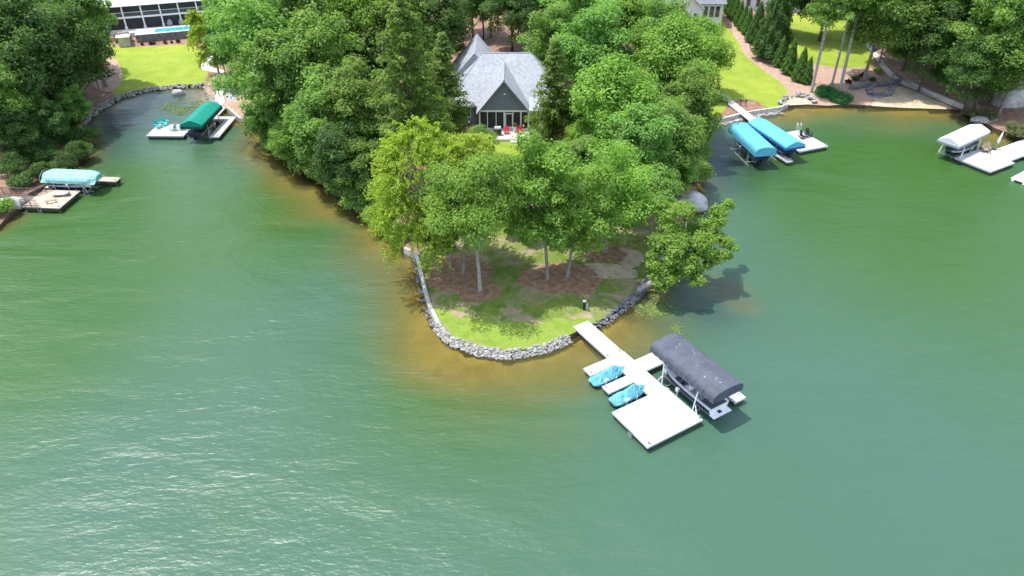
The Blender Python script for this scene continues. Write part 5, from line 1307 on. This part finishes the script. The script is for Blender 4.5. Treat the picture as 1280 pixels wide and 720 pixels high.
# --- behind and beside the house
L = [
 (692, 122, 33, 'cedar', 'shaggy dark cedar covering the right corner of the house porch', 1.0),
 (770, 140, 56, 'oak_c', 'big rounded bright oak right of the house cedar', 1.0),
 (745, 62, 48, 'oak_a', 'tall rounded green oak behind the big bright oak right of the house', 1.0),
 (838, 175, 44, 'oak_a', 'spreading green oak above the right bank of the point, nearest the boulder', 1.0),
 (800, 185, 40, 'oak_d', 'green tree between the big bright oak and the boulder bank', .9),
 (846, 84, 52, 'oak_c', 'wide bright oak reaching toward the right lawn', 1.0),
 (880, 62, 34, 'oak_c', 'bright oak overhanging the left edge of the right lawn', 1.0),
 (868, 130, 36, 'oak_b', 'mid green oak by the upper end of the right cove gangway', 1.0),
 (830, 45, 40, 'oak_a', 'tall green oak in front of the white sided house', 1.0),
 (786, 28, 40, 'oak_c', 'pale topped oak left of the white sided house', 1.0),
 (710, 22, 40, 'oak_b', 'dense green tree at the frame top above the house roof, right of it', 1.0),
 (668, 22, 34, 'oak_e', 'dark green tree at the frame top directly behind the house ridge', 1.0),
 (720, 205, 32, 'oak_d', 'small green tree at the foot of the big bright oak', .8),
 (730, 180, 28, 'oak_c', 'low light green tree between the cedar and the mid right oak', .9),
 (790, 225, 32, 'oak_a', 'dark green tree behind the slender grey trunked tree', .9),
 # left of the house
 (330, 70, 62, 'oak_a', 'largest round green oak at the left edge of the central wood', 1.0),
 (340, 126, 34, 'oak_b', 'dark green oak overhanging the left cove seawall', 1.0),
 (395, 92, 56, 'oak_a', 'broad green oak in the middle of the central wood', 1.0),
 (440, 48, 50, 'oak_c', 'bright topped oak at the rear of the central wood', 1.0),
 (508, 96, 60, 'pine', 'tall pine with visible dark trunk left of the house', 1.0),
 (556, 108, 34, 'cedar', 'feathery cedar touching the left corner of the house', .9),
 (452, 140, 46, 'oak_b', 'green oak in front of the tall pine', 1.0),
 (402, 155, 44, 'oak_a', 'rounded green oak above the left shore of the point', 1.0),
 (365, 175, 30, 'oak_c', 'bright yellow green young oak at the left shore', .8),
 (432, 196, 40, 'oak_e', 'dark oak hanging over the brown shallows left of the point', .9),
 (478, 185, 36, 'oak_a', 'green oak between the tall pine and the yellow willow oak', .9),
 (470, 230, 24, 'oak_e', 'small dark tree at the shore behind the yellow willow oak', .8),
 (530, 150, 34, 'oak_c', 'light green oak below the pine beside the house window', .9),
 (498, 22, 50, 'oak_b', 'green oak at the frame top left of the house', 1.0),
 (545, 30, 44, 'oak_e', 'dark dense oak at the frame top beside the house wing', 1.0),
 (385, 18, 50, 'oak_d', 'tall narrow green tree at the frame top in the central wood', 1.0),
 (300, 20, 44, 'oak_a', 'round green oak at the frame top right of the pale willow', 1.0),
 (264, 50, 31, 'willow', 'pale yellow willow at the right end of the swimming pool', 1.0),
 (350, 35, 40, 'oak_b', 'deep green oak behind the largest oak of the central wood', 1.0),
 (352, 142, 34, 'oak_e', 'dark low oak over the left shore next to the cove seawall', .8),
 (384, 168, 30, 'oak_b', 'mid green oak leaning over the brown shallows on the left shore', .8),
 (420, 176, 34, 'oak_a', 'round oak on the left shore halfway along the point', .85),
 (450, 205, 32, 'oak_b', 'dark waterside oak behind the yellow willow oak', .85),
 (322, 88, 30, 'oak_a', 'green oak shading the gravel beside the left cove path', .9),
 (275, 62, 20, 'oak_d', 'young green oak between the pale willow and the central wood', .9),
 (420, 118, 40, 'oak_e', 'dark oak filling the gap in the centre of the central wood', .9),
 (468, 78, 40, 'oak_e', 'dark oak behind the tall pine', .9),
 (350, 100, 40, 'oak_d', 'tall oak between the two broadest oaks of the central wood', 1.0),
 (530, 70, 34, 'oak_a', 'green oak between the tall pine and the house wing', .95),
 (470, 4, 44, 'oak_e', 'dark oak at the top of the central wood', 1.0),
 (420, 2, 44, 'oak_a', 'green oak at the frame top of the central wood', 1.0),
 (640, 2, 36, 'oak_e', 'dark tree at the frame top behind the straw clearing', 1.0),
 (690, 50, 36, 'oak_b', 'dark green tree beside the right end of the house roof', 1.0),
 (735, -4, 40, 'oak_e', 'dark tree at the frame top right of the house', 1.0),
 (765, 95, 38, 'oak_e', 'dark oak filling the gap behind the big rounded bright oak', .9),
 (815, 120, 36, 'oak_e', 'dark oak between the two bright oaks right of the house', .9),
 (715, 140, 30, 'oak_e', 'dark tree between the shaggy cedar and the big bright oak', .9),
 (845, 212, 28, 'oak_b', 'waterside oak just above the big grey boulder', .8),
 (780, 5, 40, 'oak_a', 'green oak at the frame top left of the white sided house', 1.0),
 (590, 2, 26, 'oak_e', 'dark tree at the frame top above the house wing', 1.0),
 # left bank wood
 (35, 95, 40, 'oak_e', 'very dark oak in the deepest shade of the left bank', 1.0),
 (110, 70, 22, 'oak_d', 'slim oak leaning toward the pool lawn', .9),
 (8, 35, 50, 'oak_e', 'dark topped oak at the left frame edge', 1.0),
 (78, 118, 24, 'oak_e', 'small dark oak above the blue grey boulder', .8),
 (5, 150, 26, 'oak_b', 'low oak at the left frame edge above the wooden dock', .9),
 # right wood extra
 (1165, 62, 32, 'oak_e', 'dark oak in shade left of the tallest bare trunk', 1.0),
 (1205, 50, 38, 'oak_e', 'dark oak filling the middle of the right wood', 1.0),
 (1240, 75, 34, 'oak_b', 'leafy oak at the front of the right wood', 1.0),
 (1110, 40, 24, 'oak_a', 'small oak over the upper end of the white path', .9),
 (1145, -8, 44, 'oak_e', 'dark oak at the top edge of the right wood', 1.0),
 (28, 60, 60, 'oak_e', 'large dark green oak at the upper left corner', 1.0),
 (84, 62, 44, 'oak_e', 'dark oak on the left bank beside the pool lawn', 1.0),
 (18, 118, 34, 'oak_a', 'light green oak leaning at the left frame edge', 1.0),
 (60, 20, 46, 'oak_e', 'dark green oak at the frame top left of the white porch house', 1.0),
 (104, 18, 34, 'oak_d', 'narrow oak in front of the left end of the white porch house', 1.0),
 (62, 100, 34, 'oak_e', 'shaded dark oak in the middle of the left bank', 1.0),
 (-14, 20, 50, 'oak_e', 'dark oak cut by the left frame edge at the top', 1.0),
 (-25, 120, 40, 'oak_b', 'dark green oak mostly outside the left frame edge', 1.0),
 # right wood
 (1105, 12, 50, 'oak_a', 'green oak hanging over the upper end of the white path', 1.0),
 (1180, 40, 40, 'high', 'high crowned oak with tall bare trunk right of the white path', 1.0),
 (1215, 22, 44, 'high', 'high crowned oak at the frame top in the right wood', 1.0),
 (1150, 18, 42, 'oak_e', 'dark oak at the edge of the right wood above the path', 1.0),
 (1250, 48, 46, 'oak_b', 'dense green oak in the right wood near the corner', 1.0),
 (1276, 74, 40, 'oak_a', 'low branched green oak above the right bank boulders', 1.0),
 (1222, 88, 34, 'oak_e', 'dark shaded oak behind the bare trunks of the right wood', 1.0),
 (1130, 50, 22, 'oak_d', 'small slender tree at the straw bank beside the white path', .9),
 (1195, 85, 24, 'oak_e', 'small dark understorey tree between the bare trunks', .9),
 (1290, 40, 50, 'oak_c', 'bright green oak cut by the right frame edge', 1.0),
 (1070, 12, 40, 'high', 'high crowned oak with leaning pale trunk above the green groundcover', 1.0),
 (1026, 8, 34, 'high', 'high crowned oak with pale trunk beside the smallest arborvitae', 1.0),
 (1250, 5, 44, 'oak_e', 'dark tree at the frame top in the right wood', 1.0),
 (1040, -18, 40, 'oak_e', 'dark tree beyond the far right lawn', 1.0),
 (985, -8, 30, 'oak_e', 'dark tree at the upper edge of the far right lawn', 1.0),
 (955, 8, 30, 'thuja_big', 'tall dark conifer at the top of the straw bed beside the right lawn', 1.0),
]
for cx, cy, r, key, lab, st in L:
    if key[:3] == 'oak': r *= 1.1
    if key == 'high': continue
    if key == 'thuja_big': continue
    tree_at(cx, cy, r, key, lab, stretch=st)
# high crowned oaks and conifers stand at the foot their trunks show
def tree_foot(px, py, rpx, key, label, stretch=1.0, tilt=0.0, rz=None, group=None, cat='tree'):
    t = tree_at(px, py, rpx, key, label, rz, group, cat, stretch=stretch, base=True); t.rotation_euler[1] = tilt; return t
tree_foot(1192, 112, 40, 'high', 'high crowned oak with tall bare trunk right of the white path', .95, R(3))
tree_foot(1176, 105, 34, 'high', 'high crowned oak with two thin trunks behind the tallest bare trunk', .95, R(2))
tree_foot(1206, 92, 36, 'high', 'high crowned oak deep in shade in the right wood', 1.0)
tree_foot(1050, 112, 36, 'high', 'high crowned oak with leaning pale trunk above the green groundcover', .95, R(4))
tree_foot(1014, 115, 34, 'high', 'high crowned oak with pale trunk beside the smallest arborvitae', .92, R(1))
tree_foot(1040, 105, 26, 'high', 'thin high crowned oak between the two pale trunked oaks', 1.15)
tree_foot(130, 108, 30, 'high', 'high crowned oak whose trunk stands at the edge of the pool lawn', .8, R(-5))
tree_foot(40, 166, 34, 'high', 'high crowned oak with leaning dark trunk on the left bank', .7, R(-7))
tree_foot(63, 132, 28, 'high', 'thin high crowned oak in the shade of the left bank', .8)
for px, py, lab in ((590, 38, 'tall thin pine behind the left end of the house ridge'), (604, 50, 'pale trunked tall pine behind the house ridge'), (613, 46, 'dark trunked tall pine behind the middle of the house ridge')):
    tree_foot(px, py, 20, 'pine', lab, 1.35)
tree_foot(962, 74, 22, 'thuja_big', 'tall dark conifer at the top of the straw bed beside the right lawn', 1.1, cat='tree')
tree_foot(943, 53, 12, 'thuja_big', 'mid sized dark conifer ending the far arborvitae row', .95, cat='tree')
for i, (px, py, r, lab) in enumerate(((973, 83, 8.5, 'small arborvitae nearest the tall dark conifer'), (985, 92, 9.5, 'second small arborvitae down from the tall dark conifer'), (998, 101, 9.5, 'largest small arborvitae, third down from the tall dark conifer'), (1007, 104, 7.5, 'smallest arborvitae nearest the pale trunk and groundcover'))):
    tree_foot(px, py, r, 'thuja', lab, 1.0, group='small arborvitae by the right lawn', cat='tree')
row = [(906, 12), (910, 17), (914, 22), (918.5, 26), (923, 32), (928, 38), (933, 43)]
wd = ['farthest', 'second', 'third', 'middle', 'fifth', 'sixth', 'nearest']
for i, (px, py) in enumerate(row):
    tree_foot(px, py, 5.6 + i * .25, 'thuja', wd[i] + ' arborvitae counting from the white sided house in the far row', 1.05, group='arborvitae row behind the right lawn', cat='tree')
# far wood closing the view beyond the frame top
k = 0
for x in range(-150, 160, 13):
    for yy in (186, 204):
        k += 1
        if yy == 186 and (-100 < x < -45 or 36 < x < 64): continue
        key = ['oak_a', 'oak_b', 'oak_e', 'oak_d', 'oak_c'][(k * 7) % 5]; xx = x + (k * 37 % 9) - 4
        tm, cm, zc, Rv = VAR[key]; s = 1.25 + (k % 4) * .12
        put('oak_tree', 'tree in the far wood at the upper edge of the picture', 'tree', (tm, cm), (xx, yy + (k * 13 % 7), gz(xx, yy)), s, k * 1.3, 'far wood trees')
# side woods seen in the reflections and at the frame edges
for i, (x, y, key) in enumerate(((-78, 74, 'oak_a'), (-84, 88, 'oak_e'), (-80, 100, 'oak_b'), (-92, 112, 'oak_a'), (-96, 128, 'oak_e'), (-108, 145, 'oak_b'), (95, 112, 'oak_b'), (104, 126, 'oak_e'), (98, 138, 'oak_a'), (112, 148, 'oak_b'), (88, 128, 'oak_e'), (78, 132, 'oak_a'), (84, 146, 'oak_b'), (70, 150, 'oak_e'))):
    tm, cm, zc, Rv = VAR[key]
    put('oak_tree', ('background oak deep in the left bank wood' if x < 0 else 'background oak deep in the right wood'), 'tree', (tm, cm), (x, y, gz(x, y)), 1.15 + .08 * (i % 4), i * 1.9, 'left bank wood' if x < 0 else 'right bank wood')

# --- shrubs and low plants
S = [(352, 158, 15, 'shrub', 'bright yellow green shrub on the left shore of the point'), (338, 150, 13, 'shrub_d', 'dark shrub under the oak at the left cove seawall'), (415, 212, 14, 'shrub_d', 'dark shrub overhanging the brown shallows'),
     (72, 178, 22, 'shrub_d', 'dark shrub thicket on the left bank below the blue grey boulder'), (98, 178, 16, 'shrub_d', 'low shrub reaching the water on the left bank'), (36, 200, 20, 'shrub_d', 'dark shrub above the aqua covered lift'), (62, 202, 18, 'shrub_d', 'dark waterside shrub beside the aqua covered lift'),
     (6, 266, 15, 'shrub', 'bright shrub at the left frame edge by the wooden dock'), (14, 190, 14, 'shrub_d', 'shaded shrub at the left frame edge'),
     (1213, 147, 10, 'shrub_p', 'pale grassy bush at the end of the white path'), (1236, 150, 10, 'shrub_p', 'pale grassy bush in the middle of the right shore'), (1268, 170, 15, 'shrub_p', 'largest pale bush by the right dock walkway'),
     (1248, 110, 10, 'shrub', 'bright leafy shrub behind the right bank boulders'), (1097, 92, 6, 'shrub', 'small round green bush on the straw above the beach'),
     (1078, 97, 6, 'burg', 'dark round bush left of the small green bush above the beach'), (1069, 100, 5.5, 'shrub_d', 'small dark bush behind the dark stone wall'), (1090, 101, 4.5, 'shrub_d', 'lowest dark bush behind the dark stone wall'), (1060, 104, 4.5, 'burg', 'dark low bush at the left end of the dark stone wall'),
     (1032, 118, 17, 'pad', 'glossy green groundcover mound under the pale trunked oaks'), (1050, 125, 17, 'pad', 'glossy green groundcover mound spilling to the right cove water'),
     (148, 53, 5, 'shrub_d', 'dark shrub left of the outdoor fireplace'), (137, 52, 4, 'shrub', 'light shrub at the lawn corner left of the outdoor fireplace')]
for px, py, r, key, lab in S: tree_foot(px, py, r, key, lab, cat='shrub')
for i, (px, py, r_, k_) in enumerate(((112, 178, 15, 'bush_shade'), (104, 198, 16, 'bush_shade'), (84, 214, 16, 'bush_shade'), (58, 224, 16, 'bush_shade'), (30, 232, 16, 'shrub_d'), (90, 160, 16, 'shrub_d'), (44, 178, 18, 'bush_shade'), (20, 218, 18, 'bush_shade'), (60, 190, 18, 'bush_shade'))):
    tree_foot(px, py, r_, k_, ['dark bush at the left waterline nearest the cove edging', 'dark bush at the left waterline, second below the cove edging', 'spreading bush on the left bank above the aqua cover tip', 'dark bush directly behind the aqua covered lift', 'small shrub at the shaded end of the wooden walkway', 'low shrub around the blue grey boulder', 'bush at the foot of the leaning dark trunk', 'bush at the left frame edge above the wooden walkway', 'bush in the middle of the left bank slope'][i], cat='shrub')
for a_ in ((18, 165, 30, 'oak_e', 'dark low oak on the left bank above the wooden dock'), (58, 150, 28, 'oak_e', 'dark oak shading the bank below the leaning trunk'), (92, 130, 22, 'oak_b', 'low oak overhanging the left bank near the cove edging'), (40, 140, 26, 'oak_b', 'oak in the shade beside the leaning dark trunk')):
    tree_at(*a_, stretch=.85)
od = ['first', 'second', 'third', 'fourth', 'fifth', 'sixth', 'seventh', 'eighth', 'ninth']
for i, (px, py, r_) in enumerate(((329, 172, 22), (347, 188, 23), (367, 201, 24), (388, 216, 25), (410, 229, 25), (433, 246, 24), (452, 263, 24), (473, 282, 20), (496, 300, 16))):
    tree_foot(px, py, r_, 'bush', od[i] + ' green waterside bush along the left shore of the point, counted from the left cove', cat='shrub', group='waterside bushes of the point')
for i, (px, py, r_) in enumerate(((866, 205, 20), (868, 228, 20), (872, 180, 16))):
    tree_foot(px, py, r_, 'bush', ('dark bush at the right shore of the point, lowest before the boulder', 'bush at the right shore of the point touching the big boulder', 'bush at the right shore of the point near the seawall')[i], cat='shrub')
pl = ['left end', 'second from the left', 'third from the left', 'middle', 'third from the right', 'second from the right', 'right end']
for i, px in enumerate((178, 189, 193, 207, 215, 223, 238)):
    tree_foot(px, 56.5 - i * .65, 3.4 if i in (1, 3, 5) else 2.5, 'burg', 'burgundy shrub at the foot of the pool wall, ' + pl[i], group='burgundy shrubs along the pool wall', cat='shrub')

# --- floating weeds
def weeds(name, px, py, rx, ry, n, label, seed, size=.16):
    rng = np.random.default_rng(seed); x, y = at(px, py)
    c = rng.normal(size=(14, 2)) * np.array([rx, ry]) * .5; k = rng.integers(0, 14, n)
    pos = np.column_stack([x + c[k, 0] + rng.normal(size=n) * rx * .18, y + c[k, 1] + rng.normal(size=n) * ry * .18, rng.uniform(.02, .05, n)])
    nrm = rng.normal(size=(n, 3)) * .12; nrm[:, 2] += 1; nrm /= np.linalg.norm(nrm, axis=1)[:, None]
    o = bpy.data.objects.new(name, leaf_mesh(name, pos, nrm, size, rng.uniform(0, 1, n), M['weed'], .8, rng)); COL.objects.link(o); tag(o, label, 'water weeds', kind='stuff')
weeds('water_weeds', 817, 382, 1.6, 3.2, 1300, 'pale water weeds floating right of the dock gangway', 3)
weeds('water_weeds', 235, 136, 4.0, 3.4, 900, 'yellowish water weeds floating in the left cove', 4, .22)

# ================================================================== LIGHT, SKY, CAMERA
EL, AZ = R(70), R(-73)          # sun: high, behind left
sd = Vector((math.sin(AZ) * math.cos(EL), math.cos(AZ) * math.cos(EL), math.sin(EL)))
sun = bpy.data.lights.new('sun', 'SUN'); sun.energy = 2.8; sun.angle = R(.5); sun.color = (1.0, .96, .89)
so = bpy.data.objects.new('sun', sun); COL.objects.link(so); so.rotation_euler = (-sd).to_track_quat('-Z', 'Y').to_euler(); so.location = sd * 150
w = bpy.data.worlds.new('World'); scene.world = w; w.use_nodes = True; nt = w.node_tree; nt.nodes.clear()
out = nt.nodes.new('ShaderNodeOutputWorld'); bg = N(nt, 'ShaderNodeBackground', Strength=0.15)
sky = nt.nodes.new('ShaderNodeTexSky'); sky.sky_type = 'NISHITA'; sky.sun_disc = False; sky.sun_elevation = EL; sky.sun_rotation = AZ % (2 * math.pi)
tc = nt.nodes.new('ShaderNodeTexCoord')
sp = N(nt, 'ShaderNodeSeparateXYZ'); nt.links.new(tc.outputs['Generated'], sp.inputs[0])
zz = math_(nt, 'MAXIMUM', sp.outputs[2], .08)
cx_ = math_(nt, 'DIVIDE', sp.outputs[0], zz); cy_ = math_(nt, 'DIVIDE', sp.outputs[1], zz)
cv = N(nt, 'ShaderNodeCombineXYZ'); nt.links.new(cx_, cv.inputs[0]); nt.links.new(cy_, cv.inputs[1])
cn = noise(nt, 1.1, 6, .58, cv.outputs[0], .3)
cm = N(nt, 'ShaderNodeMapRange', clamp=True); cm.inputs[1].default_value = .50; cm.inputs[2].default_value = .66; nt.links.new(cn, cm.inputs[0])
skyc = mixc(nt, cm.outputs[0], sky.outputs[0], (13.0, 13.6, 14.6))
nt.links.new(skyc, bg.inputs[0]); nt.links.new(bg.outputs[0], out.inputs[0])

cam = bpy.data.cameras.new('camera'); co = bpy.data.objects.new('camera', cam); COL.objects.link(co)
cam.sensor_width = 36; cam.lens = 36 * F / 1280; cam.clip_end = 2000; cam.clip_start = .5
co.location = (0, 0, CAM_H); co.rotation_euler = (math.pi / 2 - TH, 0, 0); scene.camera = co
vs = scene.view_settings; vs.view_transform = 'Standard'; vs.look = 'None'; vs.gamma = 1; vs.use_curve_mapping = False; vs.exposure = 0.93
scene.cycles.max_bounces = 6; scene.cycles.transparent_max_bounces = 6; scene.cycles.caustics_reflective = False; scene.cycles.caustics_refractive = False
scene.cycles.use_denoising = True
